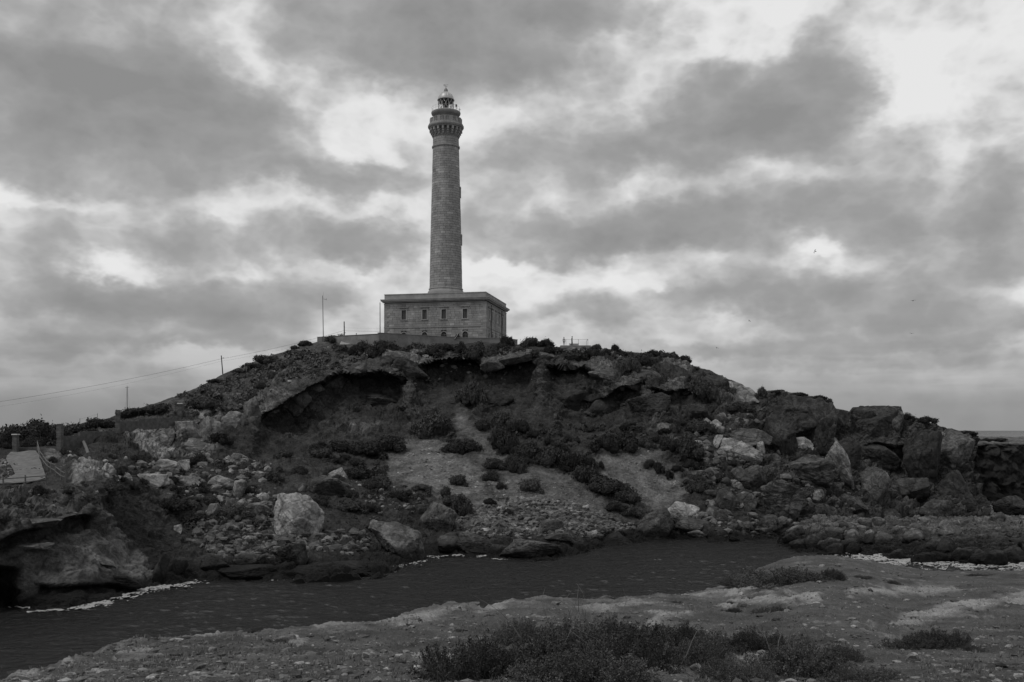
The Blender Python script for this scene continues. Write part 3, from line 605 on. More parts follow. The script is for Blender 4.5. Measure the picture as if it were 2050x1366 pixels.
SLABS = [[(232, 1324), (245, 1309), (300, 1305), (330, 1312), (282, 1327)], [(1440, 1208), (1480, 1196), (1560, 1190), (1650, 1193), (1642, 1205), (1540, 1206), (1470, 1215)], [(1345, 1194), (1440, 1179), (1570, 1178), (1500, 1188), (1400, 1194)], [(1740, 1260), (1790, 1240), (1900, 1214), (1990, 1198), (2060, 1182), (2300, 1150), (2300, 1190), (2060, 1212), (1940, 1224), (1850, 1244)], [(1690, 1184), (1800, 1176), (1918, 1174), (1905, 1187), (1780, 1192), (1700, 1192)], [(1275, 1256), (1330, 1234), (1400, 1226), (1360, 1240), (1300, 1258)], [(795, 1318), (850, 1306), (880, 1314), (830, 1322)], [(760, 1246), (830, 1230), (870, 1222), (940, 1213), (930, 1222), (850, 1238), (880, 1243), (800, 1252)], [(965, 1222), (1010, 1207), (1030, 1210), (1000, 1222)], [(0, 1366), (60, 1345), (90, 1340), (85, 1355), (30, 1375)], [(370, 1272), (440, 1262), (460, 1266), (400, 1276)], [(1130, 1214), (1250, 1205), (1330, 1210), (1220, 1222)], [(540, 1280), (580, 1272), (610, 1278), (560, 1286)], [(1480, 1318), (1560, 1312), (1600, 1320), (1500, 1330)], [(120, 1330), (140, 1325), (145, 1330), (125, 1336)]]
slab = np.zeros_like(FX)
for p in SLABS: slab = np.maximum(slab, inpoly(gx_, gy_, p, 4.5))
crest = (1 - sstep(3, 15, FY - fe[None] + wv * 8)) * sstep(-.15, .25, wv2 + .3 * wv) * (FX > 150) * (FX < 1460); slab = np.maximum(slab, crest * .4)
nat = fbm(q * np.array([.9, .9, 0]) + 13, 4, .6).reshape(FX.shape); slab = np.maximum(slab, sstep(.62, .85, nat) * .55)
f1, f2, idf = worley(q * np.array([1.6, 1.6, 1.0])); 
dist = FP[..., 1]
dz = (fbm(q * .5, 3) * .08 + fbm(q * 2.5 + 7, 4, .55) * .022).reshape(FX.shape) + slab * (.035 + .03 * wv2) - (slab > .3) * .03 * (1 - sstep(0, .12, (f2 - f1))).reshape(FX.shape) + (fbm(q * 11, 3, .6) * .014).reshape(FX.shape)
FP[..., 2] += dz * np.clip(dist / 12, .4, 1.2)
alb_f = .075 + .03 * np.clip(nat, -1, 1) + slab * .17
bkr = [FP[0] + np.array([0, a, -b]) for a, b in ((26, 14), (12, 8.5), (6, 5), (2.5, 2), (.8, .5))]
FA = np.concatenate([np.stack(bkr), FP], 0); FAA = np.concatenate([np.repeat(alb_f[:1], len(bkr), 0), alb_f], 0)
FA[..., 2] = np.maximum(FA[..., 2], -4)
# the bank goes on to both sides of the view and underfoot
def wider(A, col, pxs):
    out = []
    for p in pxs:
        e = A[:, col].copy(); e[:, 0] = (p - 1025) / F * e[:, 1]; e[:, 2] += .12 * pnoise(e * .5); out.append(e)
    return np.stack(out, 1)
lx, rx_ = [-3600, -2600, -1900, -1400, -1000, -750, -550, -430], [2450, 2550, 2700, 2900, 3200, 3600, 4200, 5000]
FA = np.concatenate([wider(FA, 0, lx), FA, wider(FA, -1, rx_)], 1); FAA = np.concatenate([np.repeat(FAA[:, :1], len(lx), 1), FAA, np.repeat(FAA[:, -1:], len(rx_), 1)], 1)
near = []
for dy, dz in ((-1.2, .1), (-3, .15), (-8, .1), (-40, -1)):
    e = FA[-1].copy(); e[:, 1] += dy; e[:, 2] += dz; e[:, 0] *= 1 - dy * .06; near.append(e)
FA = np.concatenate([FA, np.stack(near)], 0); FAA = np.concatenate([FAA, np.repeat(FAA[-1:], len(near), 0)], 0)
tag(link('stony_ground', raw_mesh('stony_ground', FA.reshape(-1, 3), grid_faces(*FA.shape[:2]), {'alb': FAA}), M_G), kind='structure')
def ground(px, py):
    c = np.clip((px - fc[0]) / 2.6, 0, len(fc) - 1.001); i = int(c)
    j = int(np.clip(np.searchsorted(FY[:, i], py), 0, FR - 1)); return Vector(FP[j, i])
# ------------------------------------------------------------------ the lighthouse
GZ = 32.2
ROT = math.radians(-11.5); HXL, HYL = 10.65, 10.0
LC = Vector((-13.73, 211.92, GZ))
lh = thing('lighthouse', 'tall round stone lighthouse tower rising from a square two storey stone base on the hilltop', 'lighthouse', LC, ROT)
r_ = random.Random(3)
def tone(): 
    t = max(.6, r_.gauss(1.0, .09))
    return t * (1.3 if r_.random() < .06 else 1.0)
def lbuild(name, mb, m=None, parent=None, smooth=False, label=None, kind=None, loc=None, rz=0):
    o = mb.build(name, m or M_S, parent or lh, smooth, loc); o.rotation_euler = (0, 0, rz)
    tag(o, label, None, None, kind); return o
# square building: core wall, block facing, quoins, string course, cornice, parapet
c = MB(); c.box(-HXL + .35, HXL - .35, -HYL + .35, HYL - .1, -2, 9.0, .62)
lbuild('wall', c)
UPX = [-6.5, -2.1, 1.95, 6.4]; SIDE_T = [3, 6.2, 9.5, 12.8, 16]; LOWZ, UPZ = .55, 5.45; WW, WH = .95, 1.88; AW, AH = 1.1, 2.25
def holes(front):
    h = []
    for x in (UPX if front else [t - HYL for t in SIDE_T]):
        h.append((x - WW / 2, x + WW / 2, UPZ, UPZ + WH)); h.append((x - AW / 2, x + AW / 2, LOWZ, LOWZ + AH))
    return h
def facing(front):
    mb = MB(); half = HXL if front else HYL; hs = holes(front); zc = -1.0
    while zc < 8.72:
        zt = min(zc + .46, 8.74)
        cuts = [(-half + .02, half - .02)]
        for a, b, z0, z1 in hs:
            if z0 < zt - .05 and z1 > zc + .05:
                cuts = [s for p, q in cuts for s in ((p, min(q, a)), (max(p, b), q)) if s[1] - s[0] > .02] if True else cuts
        for p, q in cuts:
            x = p
            while x < q - .02:
                w = r_.uniform(.7, 1.25); e = min(x + w, q)
                if q - e < .3: e = q
                pr = r_.uniform(0, .022); g_ = .016
                if front: mb.box(x + g_, e - g_, -HYL - pr, -HYL + .34, zc + g_, zt - g_, tone())
                else: mb.box(HXL - .34, HXL + pr, x + g_, e - g_, zc + g_, zt - g_, tone())
                x = e
        zc = zt
    o = lbuild('masonry', mb, kind='stuff')
facing(True); facing(False)
for sx, sy in ((1, -1), (-1, -1), (1, 1)):
    z = -.9; k = 0
    while z < 8.5:
        a, b = ((.95, .6) if k % 2 else (.6, .95)); mb = MB()
        x0, x1 = sorted((sx * (HXL + .06), sx * (HXL - a))); y0, y1 = sorted((sy * (HYL + .06), sy * (HYL - b)))
        mb.box(x0, x1, y0, y1, z + .015, z + .445, tone() * .97); lbuild('quoin', mb); z += .46; k += 1
def ring(name, z0, z1, p, tn=1.0):
    mb = MB(); mb.box(-HXL - p, HXL + p, -HYL - p, HYL + p, z0, z1, tn); return lbuild(name, mb)
ring('string_course', 3.72, 4.0, .09, .95); ring('frieze', 8.56, 8.76, .1, .9); ring('cornice', 8.95, 9.2, .34, .9)
mb = MB(); mb.box(-HXL - .62, HXL + .62, -HYL - .62, HYL + .62, 9.2, 9.45, 1.02); mb.box(-HXL - .7, HXL + .7, -HYL - .7, HYL + .7, 9.452, 9.58, .95); lbuild('cornice', mb)
mb = MB(); mb.box(-HXL + .3, HXL - .3, -HYL + .3, HYL - .3, 8.76, 8.95, .8); mb.box(-HXL, HXL, -HYL, -HYL + .45, 9.58, 10.55, 1.0); mb.box(-HXL, HXL, HYL - .45, HYL, 9.58, 10.55, 1.0)
mb.box(-HXL, -HXL + .45, -HYL + .45, HYL - .45, 9.58, 10.55, 1.0); mb.box(HXL - .45, HXL, -HYL + .45, HYL - .45, 9.58, 10.55, 1.0); lbuild('parapet', mb)
mb = MB(); 
for x0, x1, y0, y1 in ((-HXL - .06, HXL + .06, -HYL - .06, -HYL + .5), (-HXL - .06, HXL + .06, HYL - .5, HYL + .06), (-HXL - .06, -HXL + .5, -HYL + .502, HYL - .502), (HXL - .5, HXL + .06, -HYL + .502, HYL - .502)): mb.box(x0, x1, y0, y1, 10.552, 10.7, 1.12)
lbuild('coping', mb)
mb = MB(); mb.box(-HXL + .45, HXL - .45, -HYL + .45, HYL - .45, 9.59, 9.8, .8); lbuild('roof', mb)
def window(x, z, front, t=None):
    loc = (x, -HYL, z) if front else (HXL, x, z); rz = 0 if front else math.pi / 2
    s = MB(); j = .2
    s.box(-WW / 2 - j, -WW / 2, -.07, .3, -.02, WH + .02, 1.22); s.box(WW / 2, WW / 2 + j, -.07, .3, -.02, WH + .02, 1.22); s.box(-WW / 2 - j, WW / 2 + j, -.07, .3, WH + .02, WH + .26, 1.22)
    w = lbuild('window', s, loc=loc, rz=rz)
    b = MB(); b.box(-WW / 2 - .26, WW / 2 + .26, -.14, .3, -.17, -.022, 1.25); lbuild('sill', b, parent=w)
    h = MB(); h.box(-WW / 2 - .5, WW / 2 + .5, -.28, .02, WH + .5, WH + .64, .92); h.box(-WW / 2 - .38, WW / 2 + .38, -.16, .02, WH + .38, WH + .5, .9); lbuild('hood_moulding', h, parent=w)
    p = MB(); p.box(-WW / 2, WW / 2, .26, .3, 0, WH); lbuild('pane', p, M_PANE, w)
    for sg in (-1, 1):
        q = MB(); a, b_ = sorted((sg * .035, sg * (WW / 2 - .09))); q.box(a, b_, .18, .24, .05, WH - .1)
        for k in range(9): q.box(a + .05, b_ - .05, .165, .18, .14 + k * .19, .14 + k * .19 + .1)
        lbuild('shutter', q, M_SHUT, w)
def arched(x, z, front):
    loc = (x, -HYL, z) if front else (HXL, x, z); rz = 0 if front else math.pi / 2
    s = MB(); r = AW / 2; zs = AH - r; n = 12
    # filler between the square opening and the arch, with a proud archivolt
    for k in range(n):
        a0, a1 = math.pi * k / n, math.pi * (k + 1) / n
        p = [(r * math.cos(a), zs + r * math.sin(a)) for a in (a0, a1)]; o_ = [(c_[0], AH + .012) for c_ in p]
        v = [(p[0][0], -.01, p[0][1]), (p[1][0], -.01, p[1][1]), (o_[1][0], -.01, o_[1][1]), (o_[0][0], -.01, o_[0][1])]
        v += [(a, .3, b) for a, _, b in v]; s.add(v, [(0, 1, 2, 3), (7, 6, 5, 4), (0, 4, 5, 1), (2, 6, 7, 3), (1, 5, 6, 2), (3, 7, 4, 0)], 1.0)
        ro = r + .17; v = [(r * math.cos(a0), -.06, zs + r * math.sin(a0)), (r * math.cos(a1), -.06, zs + r * math.sin(a1)), (ro * math.cos(a1), -.06, zs + ro * math.sin(a1)), (ro * math.cos(a0), -.06, zs + ro * math.sin(a0))]
        v += [(a, -.012, b) for a, _, b in v]; s.add(v, [(0, 1, 2, 3), (7, 6, 5, 4), (0, 4, 5, 1), (2, 6, 7, 3), (1, 5, 6, 2), (3, 7, 4, 0)], 1.12)
    w = lbuild('arched_window', s, loc=loc, rz=rz)
    p = MB(); p.box(-r, r, .24, .3, 0, AH); lbuild('pane', p, M_PANE, w)
    b = MB(); b.box(-.03, .03, .16, .22, 0, AH - .05); b.box(-r, r, .165, .215, zs - .04, zs + .03)
    for q in (-.27, .27): b.box(q - .02, q + .02, .17, .21, 0, zs + .35)
    lbuild('bars', b, M_GREY, w)
for x in UPX: window(x, UPZ, True); arched(x, LOWZ, True)
for t in SIDE_T: window(t - HYL, UPZ, False); arched(t - HYL, LOWZ, False)
for t in (4.6, 15.0):
    mb = MB(); mb.tube((HXL + .14, t - HYL, -.5), (HXL + .14, t - HYL, 8.5), .07, n=8); lbuild('drainpipe', mb, M_DARK)
mb = MB(); mb.box(-HXL - .5, -HXL - .07, -HYL + .6, -HYL + 1.1, 1.6, 1.9); mb.box(-HXL - .55, -HXL - .1, -HYL + .55, -HYL + 1.15, 2.3, 2.75); mb.tube((-HXL - .3, -HYL + .85, 1.2), (-HXL - .3, -HYL + .85, 3.2), .05); lbuild('wall_fitting', mb, M_DARK)  # small loudspeaker-like fitting at the left wall edge, gives no light
# tower
TX = -.35
def tr(z): return float(np.interp(z, [9.6, 12.95, 20, 26.7, 34.1, 41.6, 45.4], [3.55, 3.48, 3.34, 3.2, 3.0, 2.8, 2.72]))
mb = MB(); mb.lathe([(3.95, 9.7), (3.95, 11.7), (3.88, 12.0), (3.82, 12.25), (3.62, 12.45), (3.6, 12.6)], 64, TX); lbuild('plinth', mb, smooth=True)
mb = MB(); mb.lathe([(3.5, 12.6), (3.62, 12.66), (3.68, 12.78), (3.62, 12.9), (3.5, 12.95)], 64, TX, tone=1.1); lbuild('base_moulding', mb, smooth=True)
mb = MB(); mb.lathe([(tr(12.9) - .1, 12.5), (tr(20) - .1, 20), (tr(26.7) - .1, 26.7), (tr(34.1) - .1, 34.1), (tr(45.4) - .1, 46.8)], 64, TX, tone=.62); lbuild('tower_core', mb, smooth=True)
def block(mb, a0, a1, z0, z1, t, pr):
    n = 3; v = []; g_ = .022
    for zz_ in (z0 + g_, z1 - g_):
        for rr in (tr(zz_) + pr, tr(zz_) - .14):
            for k in range(n + 1):
                a = a0 + (a1 - a0) * k / n + (g_ / 3 if k == 0 else -g_ / 3 if k == n else 0); v.append((TX + rr * math.cos(a), rr * math.sin(a), zz_))
    m_ = n + 1; f = []
    for k in range(n):
        f.append((k, k + 1, 2 * m_ + k + 1, 2 * m_ + k)); f.append((m_ + k, k + 1 - 0 + 0, k, m_ + k)[:0] or (k + 1, k, m_ + k, m_ + k + 1)); f.append((2 * m_ + k, 2 * m_ + k + 1, 3 * m_ + k + 1, 3 * m_ + k))
    f.append((0, 2 * m_, 3 * m_, m_)); f.append((n, m_ + n, 3 * m_ + n, 2 * m_ + n)); mb.add(v, f, t)
rest = MB(); z = 12.96; k = 0; nparts = 0; cam_dir = math.atan2(-1, 0.07) - ROT
while z < 45.15:
    zt = z + .51
    if z < 42.75 < zt + .3: zt = 42.75 if zt > 42.5 else zt
    if 42.7 <= z < 43.3: z = 43.3; zt = 43.8
    nb_ = 15; off = (k % 2) * .5 + r_.uniform(-.12, .12); ed = [2 * math.pi * (i + off + r_.uniform(-.16, .16)) / nb_ for i in range(nb_)]
    for i in range(nb_):
        a0 = ed[i]; a1 = ed[i + 1] if i + 1 < nb_ else ed[0] + 2 * math.pi; mid = (a0 + a1) / 2
        facing_ = math.cos(mid - cam_dir) > .28
        if facing_ and nparts < 296 and z < 42:
            b1 = MB(); block(b1, a0, a1, z, zt, tone(), r_.uniform(0, .02)); lbuild('stone_block', b1, smooth=False); nparts += 1
        else: block(rest, a0, a1, z, zt, tone(), r_.uniform(0, .02))
    z = zt; k += 1
lbuild('masonry', rest, kind='stuff')
mb = MB(); mb.lathe([(2.7, 42.75), (2.92, 42.8), (2.98, 42.95), (2.98, 43.1), (2.9, 43.22), (2.7, 43.3)], 64, TX, tone=.9); lbuild('ring_moulding', mb, smooth=True)
mb = MB(); mb.lathe([(2.7, 45.0), (2.86, 45.05), (2.86, 45.3), (2.76, 45.35), (2.76, 46.85)], 64, TX, tone=.62); lbuild('corbel_band', mb, smooth=True)
for k in range(20):
    a = 2 * math.pi * (k + .25) / 20; mb = MB(); m_ = Matrix.Translation((TX, 0, 0)) @ Matrix.Rotation(a, 4, 'Z')
    mb.box(2.7, 3.02, -.2, .2, 45.36, 45.75, 1.0, m_); mb.box(2.7, 3.25, -.2, .2, 45.75, 46.2, 1.1, m_); mb.box(2.7, 3.5, -.2, .2, 46.2, 46.84, 1.15, m_); lbuild('bracket', mb)
mb = MB(); mb.lathe([(2.7, 46.8), (3.5, 46.82), (3.56, 46.95), (3.72, 47.02), (3.82, 47.2), (3.82, 47.45), (3.7, 47.55), (3.66, 47.78), (2.0, 47.8)], 64, TX, tone=.92); lbuild('gallery_floor', mb, smooth=True)
mb = MB()
for k in range(16):
    a = 2 * math.pi * (k + .5) / 16; m_ = Matrix.Translation((TX, 0, 0)) @ Matrix.Rotation(a, 4, 'Z'); w = .34 if k % 2 else .18
    mb.box(3.2, 3.44, -w, w, 47.8, 48.98, 1.0, m_)
    for q in range(1, 6):
        a2 = a + 2 * math.pi / 16 * (.2 + .64 * q / 6); mb.tube((TX + 3.32 * math.cos(a2), 3.32 * math.sin(a2), 47.9), (TX + 3.32 * math.cos(a2), 3.32 * math.sin(a2), 48.85), .055, n=5)
mb.lathe([(3.24, 48.8), (3.42, 48.8), (3.42, 48.93), (3.24, 48.93), (3.24, 48.8)], 48, TX, cap=False); mb.lathe([(3.22, 47.79), (3.44, 47.79), (3.44, 47.95), (3.22, 47.95), (3.22, 47.79)], 48, TX, cap=False)
lbuild('balustrade', mb)
mb = MB(); mb.lathe([(2.2, 47.8), (2.2, 49.55)], 48, TX, tone=.95); lbuild('watch_room', mb, smooth=True)
mb = MB(); mb.lathe([(2.2, 49.4), (2.35, 49.6), (2.75, 49.75), (3.02, 49.95), (3.12, 50.2), (3.12, 50.4), (3.0, 50.5), (1.0, 50.52)], 56, TX, tone=1.0); lbuild('lantern_floor', mb, smooth=True)
mb = MB()
for k in range(18):
    a = 2 * math.pi * k / 18; x, y = TX + 2.98 * math.cos(a), 2.98 * math.sin(a); mb.tube((x, y, 50.45), (x, y, 51.5), .022, n=5)
    a2 = 2 * math.pi * (k + 1) / 18; x2, y2 = TX + 2.98 * math.cos(a2), 2.98 * math.sin(a2)
    for zz_ in (50.95, 51.48): mb.tube((x, y, zz_), (x2, y2, zz_), .014, n=4)
lbuild('railing', mb, M_PALE)
mb = MB(); mb.lathe([(1.72, 50.5), (1.72, 50.95), (1.66, 51.0)], 40, TX); lbuild('lantern_base', mb, M_PALE, smooth=True)
mb = MB(); NB = 12
for k in range(NB):
    for s_ in (-1, 1):
        pts = [(TX + 1.62 * math.cos(2 * math.pi * (k + s_ * q / 4) / NB), 1.62 * math.sin(2 * math.pi * (k + s_ * q / 4) / NB), 51.0 + 2.05 * q / 4) for q in range(5)]
        for p, q in zip(pts[:-1], pts[1:]): mb.tube(p, q, .045, n=5, cap=False)
for k in range(6):
    a = 2 * math.pi * (k + .1) / 6; mb.tube((TX + 1.6 * math.cos(a), 1.6 * math.sin(a), 51), (TX + 1.6 * math.cos(a), 1.6 * math.sin(a), 53.05), .04, n=6)
lbuild('glazing_bar', mb, M_PALE)
mb = MB(); mb.lathe([(1.56, 51.0), (1.56, 53.0)], 32, TX, cap=False); lbuild('lantern_glass', mb, M_GLASS, smooth=True)
mb = MB(); mb.lathe([(.2, 50.9), (.45, 51.1), (.5, 51.3), (.62, 51.7), (.5, 52.15), (.3, 52.35)], 20, TX); lbuild('lens', mb, M_DARK, smooth=True)
mb = MB(); mb.lathe([(1.5, 52.55), (1.5, 53.05)], 32, TX); lbuild('blind', mb, M_DARK, smooth=True)
mb = MB(); mb.lathe([(1.6, 53.0), (1.8, 53.02), (1.82, 53.12), (1.74, 53.2)], 40, TX); lbuild('dome_eave', mb, M_GREY, smooth=True)
dp = [(1.7, 53.2), (1.66, 53.45), (1.55, 53.8), (1.36, 54.15), (1.1, 54.45), (.78, 54.7), (.5, 54.83)]
mb = MB(); mb.lathe(dp, 40, TX)
for k in range(12):
    a = 2 * math.pi * k / 12
    for (ra, za), (rb, zb) in zip(dp[:-1], dp[1:]): mb.tube((TX + ra * math.cos(a), ra * math.sin(a), za), (TX + rb * math.cos(a), rb * math.sin(a), zb), .035, n=4, cap=False)
lbuild('dome', mb, M_ZINC, smooth=True)
mb = MB(); mb.lathe([(.5, 54.8), (.44, 54.95), (.42, 55.25), (.3, 55.5), (.14, 55.65), (.08, 55.8)], 20, TX); lbuild('vent_ball', mb, M_GREY, smooth=True)
mb = MB(); mb.tube((TX, 0, 55.7), (TX, 0, 56.5), .035); mb.tube((TX - .4, 0, 56.05), (TX + .4, 0, 56.05), .022); mb.tube((TX, -.4, 56.05), (TX, .4, 56.05), .022); mb.box(TX - .5, TX - .22, -.015, .015, 56.26, 56.46); mb.tube((TX - .4, 0, 56.36), (TX + .35, 0, 56.36), .022); mb.tube((TX + .35, 0, 56.36), (TX + .55, 0, 56.36), .06, .005)
lbuild('weather_vane', mb, M_GREY)
mb = MB(); mb.tube((TX + 2.5, -.9, 50.4), (TX + 2.5, -.9, 51.3), .07); mb.tube((TX + 2.5, -.9, 51.3), (TX + 2.5, -.9, 51.75), .17, n=10); lbuild('antenna', mb, M_DARK)
mb = MB(); mb.tube((TX + 3.05, -.2, 50.4), (TX + 3.05, -.2, 51.1), .03); mb.tube((TX + 2.8, -.2, 50.85), (TX + 3.35, -.2, 50.85), .03); lbuild('antenna', mb, M_GREY)
for zz_ in (33.3, 23.2):
    mb = MB(); m_ = Matrix.Translation((TX, 0, 0)) @ Matrix.Rotation(math.radians(8), 4, 'Z'); R0 = tr(zz_)
    mb.box(R0 - .2, R0 + .16, -.55, -.34, zz_ - 1.0, zz_ + 1.0, .9, m_); mb.box(R0 - .2, R0 + .16, .34, .55, zz_ - 1.0, zz_ + 1.0, .9, m_); mb.box(R0 - .2, R0 + .18, -.55, .55, zz_ + 1.0, zz_ + 1.25, .9, m_)
    w = lbuild('window', mb); p = MB(); p.box(R0 - .2, R0 + .03, -.34, .34, zz_ - 1, zz_ + 1, 1, m_); lbuild('pane', p, M_PANE, w)

# ------------------------------------------------------------------ terrace, its walls and what stands on it
def W3(px, py, Y): return Vector(at(px, py, Y))
def wall(name, label, pts, h, th, m, group=None, cap=None, cat='wall'):
    """pts: (px, py of the top, distance); the wall goes h metres down from its top"""
    P = [W3(*p) for p in pts]; root = thing(name, label, cat, tuple(P[0] - Vector((0, 0, h))), 0, group); mb = MB(); cp = MB()
    for a, b in zip(P[:-1], P[1:]):
        d = (b - a); d.z = 0; d.normalize(); n = Vector((d.y, -d.x, 0)); n = n if n.y < 0 else -n
        o = root.location; L = int(max(1, (b - a).length / 1.2)) if m is M_DIM else 1
        for i in range(L):
            p, q = a.lerp(b, i / L), a.lerp(b, (i + 1) / L); j = Vector((0, 0, r_.uniform(-.06, .06) if L > 1 else 0))
            v = [p + j, q + j, q + j - n * th, p + j - n * th]; v = [x - Vector((0, 0, h)) - o for x in v] + [x - o for x in v]
            mb.add(v, [(3, 2, 1, 0), (4, 5, 6, 7), (0, 1, 5, 4), (1, 2, 6, 5), (2, 3, 7, 6), (3, 0, 4, 7)], r_.uniform(.85, 1.1))
        if cap:
            v = [a + n * .08, b + n * .08, b - n * (th + .08), a - n * (th + .08)]; v = [x + Vector((0, 0, .003)) - o for x in v] + [x + Vector((0, 0, cap)) - o for x in v]
            cp.add(v, [(3, 2, 1, 0), (4, 5, 6, 7), (0, 1, 5, 4), (1, 2, 6, 5), (2, 3, 7, 6), (3, 0, 4, 7)])
    mb.build('wall_body', m, root)
    if cap: cp.build('coping', M_CAP if m is M_DIM else M_PLAST, root)
    return root
wall('terrace_wall', 'long low rendered retaining wall below the front windows of the lighthouse building', [(758, 667, 185), (915, 676.5, 194), (1012, 678, 196.5), (1036, 681, 200)], 3.2, .45, M_PLAST, cap=.1)
wall('terrace_wall', 'rendered wall running left from the front corner of the lighthouse terrace, down to the flagpole mast', [(635, 675.5, 194), (690, 672.5, 189), (758, 669, 185.05)], 3.4, .45, M_PLAST, cap=.08)
tp = [W3(635, 675, 194.4), W3(758, 667, 185.4), W3(915, 676, 194.4), W3(1036, 681, 200.4), Vector((6, 238, 0)), Vector((-45, 238, 0))]
tp = [Vector((p.x, p.y, 0)) for p in tp]; mb = MB(); n = len(tp)
mb.add([(p.x, p.y, GZ - 3) for p in tp] + [(p.x, p.y, GZ + .02) for p in tp], [tuple(range(n))[::-1], tuple(range(n, 2 * n))] + [(i, (i + 1) % n, n + (i + 1) % n, n + i) for i in range(n)])
tag(mb.build('terrace', M_PLAST), kind='structure')
wall('end_block', 'short square rendered block at the foot of the tall mast left of the terrace', [(635, 675.2, 192.6), (645.5, 675.2, 192.6)], 1.6, .8, M_PLAST, cat='wall block')
s_ = hill(692, 690); rr = thing('concrete_slab', 'pale flat concrete slab lying on the slope just below the terrace wall', 'slab', s_)
mb = MB(); mb.box(-.95, .95, -1.0, .8, .05, .3, 1.0, Matrix.Rotation(math.radians(25), 4, 'X')); mb.build('slab_top', plain('pale_concrete', .34), rr)
def pole(name, label, px, y0, y1, Y, r, m, extra=None, lean=0, cat='pole', group=None):
    b = W3(px, y1, Y); t = W3(px + lean, y0, Y); o = thing(name, label, cat, b, 0, group); mb = MB(); mb.tube((0, 0, -1.2), t - b, r, r * .75, n=8); mb.build('post', m, o)
    if extra: extra(o, t - b)
    return o
def mast_x(o, t):
    mb = MB(); mb.tube((0, 0, t.z - .7), (.55, 0, t.z - .78), .03); mb.tube((.55, 0, t.z - .9), (.55, 0, t.z - .55), .04); mb.tube((-.15, 0, t.z - .5), (.2, 0, t.z - .5), .02); mb.tube((0, 0, t.z), (0, 0, t.z + .6), .015); mb.build('aerial', M_GREY, o)
pole('mast', 'tall thin pale mast with a small aerial at the left end of the terrace wall', 647.5, 592, 678, 192.2, .085, M_GREY, mast_x, -1.5, 'mast')
def ins(o, t):
    mb = MB(); mb.tube((-.12, -.12, t.z * .62), (.12, -.12, t.z * .62), .05); mb.tube((.05, -.1, t.z * .2), (.32, -.1, t.z * .18), .04); mb.build('bracket', M_DARK, o)
pole('utility_pole', 'short dark pole carrying the cable, behind the terrace wall right of the mast', 689.5, 644, 672, 190, .12, M_DARK, ins, -.5)
pole('lamp_post', 'slim dark pole standing against the left end of the lighthouse building', 761, 606, 668, 188, .085, M_DARK, None, -.2)
def ins2(o, t):
    mb = MB(); mb.tube((-.14, -.1, t.z - .45), (.14, -.1, t.z - .45), .05); mb.build('insulator', M_DARK, o)
pole('utility_pole', 'lone leaning dark pole on the left hillside skyline with the cable crossing it', 447.5, 712, 755, 181, .11, M_DARK, ins2, -4.5)
def guy(o, t):
    mb = MB(); mb.tube((-.35, 0, t.z - .35), (.35, 0, t.z - .3), .03); mb.tube((-.2, 0, t.z - .6), (.2, 0, t.z - .6), .02); mb.tube((-.06, .06, 0), (-.06, .06, t.z * .95), .02); mb.tube((.06, .06, 0), (.06, .06, t.z * .95), .02); mb.build('aerial', M_GREY, o)
    mb = MB(); mb.tube((-.05, 0, t.z * .8), (-.45, .3, -.5), .008, n=4); mb.tube((.05, 0, t.z * .8), (.5, .3, -.5), .008, n=4); mb.build('guy_wire', M_GREY, o)
pole('antenna_mast', 'very thin antenna mast with a crossbar on the far left skyline between the stone pillars', 254.5, 772, 822, 172, .035, M_GREY, guy, 0, 'antenna')
def cable(label, pts, sag, r):
    mb = MB(); P = [W3(*p) for p in pts]
    for a, b in zip(P[:-1], P[1:]):
        prev = a; n = 22
        for k in range(1, n + 1):
            t = k / n; p = a.lerp(b, t) - Vector((0, 0, sag * 4 * t * (1 - t) * ((b - a).length / 25))); mb.tube(prev, p, r, n=4, cap=False); prev = p
    tag(mb.build('overhead_cable', M_DARK), label, 'cable')
cable('main overhead cable climbing from the far left past the leaning pole', [(-160, 827, 150), (443.5, 718.5, 181), (688.8, 662, 190)], .35, .02)
cable('fainter second cable hanging just below the main one at the left', [(-160, 835, 160), (440, 724, 183), (688.8, 666, 190)], .5, .009)
cable('short slack cable from the terrace pole to the post beside the building', [(690, 662.5, 190), (760, 664, 188)], .05, .018)
cable('upper thin wire spanning from the terrace pole to the post beside the building', [(690, 656.5, 190), (760, 658, 188)], .03, .008)
# leaning info panel on the terrace edge
b = W3(912, 678, 193.6); o = thing('leaning_board', 'narrow tilted board standing behind the terrace wall below the third window', 'board', b)
mb = MB(); mb.box(-.12, .12, -.04, .04, -.2, 1.25, 1, Matrix.Rotation(math.radians(33), 4, 'Y')); mb.build('panel', M_DARK, o)
mb = MB(); mb.box(-.13, -.05, -.05, .05, -.2, 1.27, 1, Matrix.Rotation(math.radians(33), 4, 'Y')); mb.build('edge', M_CAP, o)
# viewing platform with glass barrier at the right
pa, pb = W3(1122, 692, 191), W3(1182, 693.5, 191); mb = MB(); mb.box(pa.x, pb.x, 190.6, 197, pa.z - 1.4, pa.z)
tag(mb.build('viewing_platform', M_PLAST), 'low rendered platform under the glass barrier right of the lighthouse', 'platform')
gb = thing('glass_barrier', 'thin glass barrier on the viewing platform beside the two standing people', 'barrier', (pa.x, 190.9, pa.z))
xs = [W3(p, 690, 190.9).x - pa.x for p in (1133, 1158, 1177)]
for x in xs:
    mb = MB(); mb.box(x - .03, x + .03, -.03, .03, 0, 1.22); mb.build('post', M_GREY, gb)
for a, b in zip(xs[:-1], xs[1:]):
    mb = MB(); mb.box(a + .04, b - .04, -.01, .01, .08, 1.15); mb.build('pane', M_GLASS, gb)
    mb = MB(); mb.box(a + .03, b - .03, -.02, .02, 1.16, 1.2); mb.build('rail', M_GREY, gb)
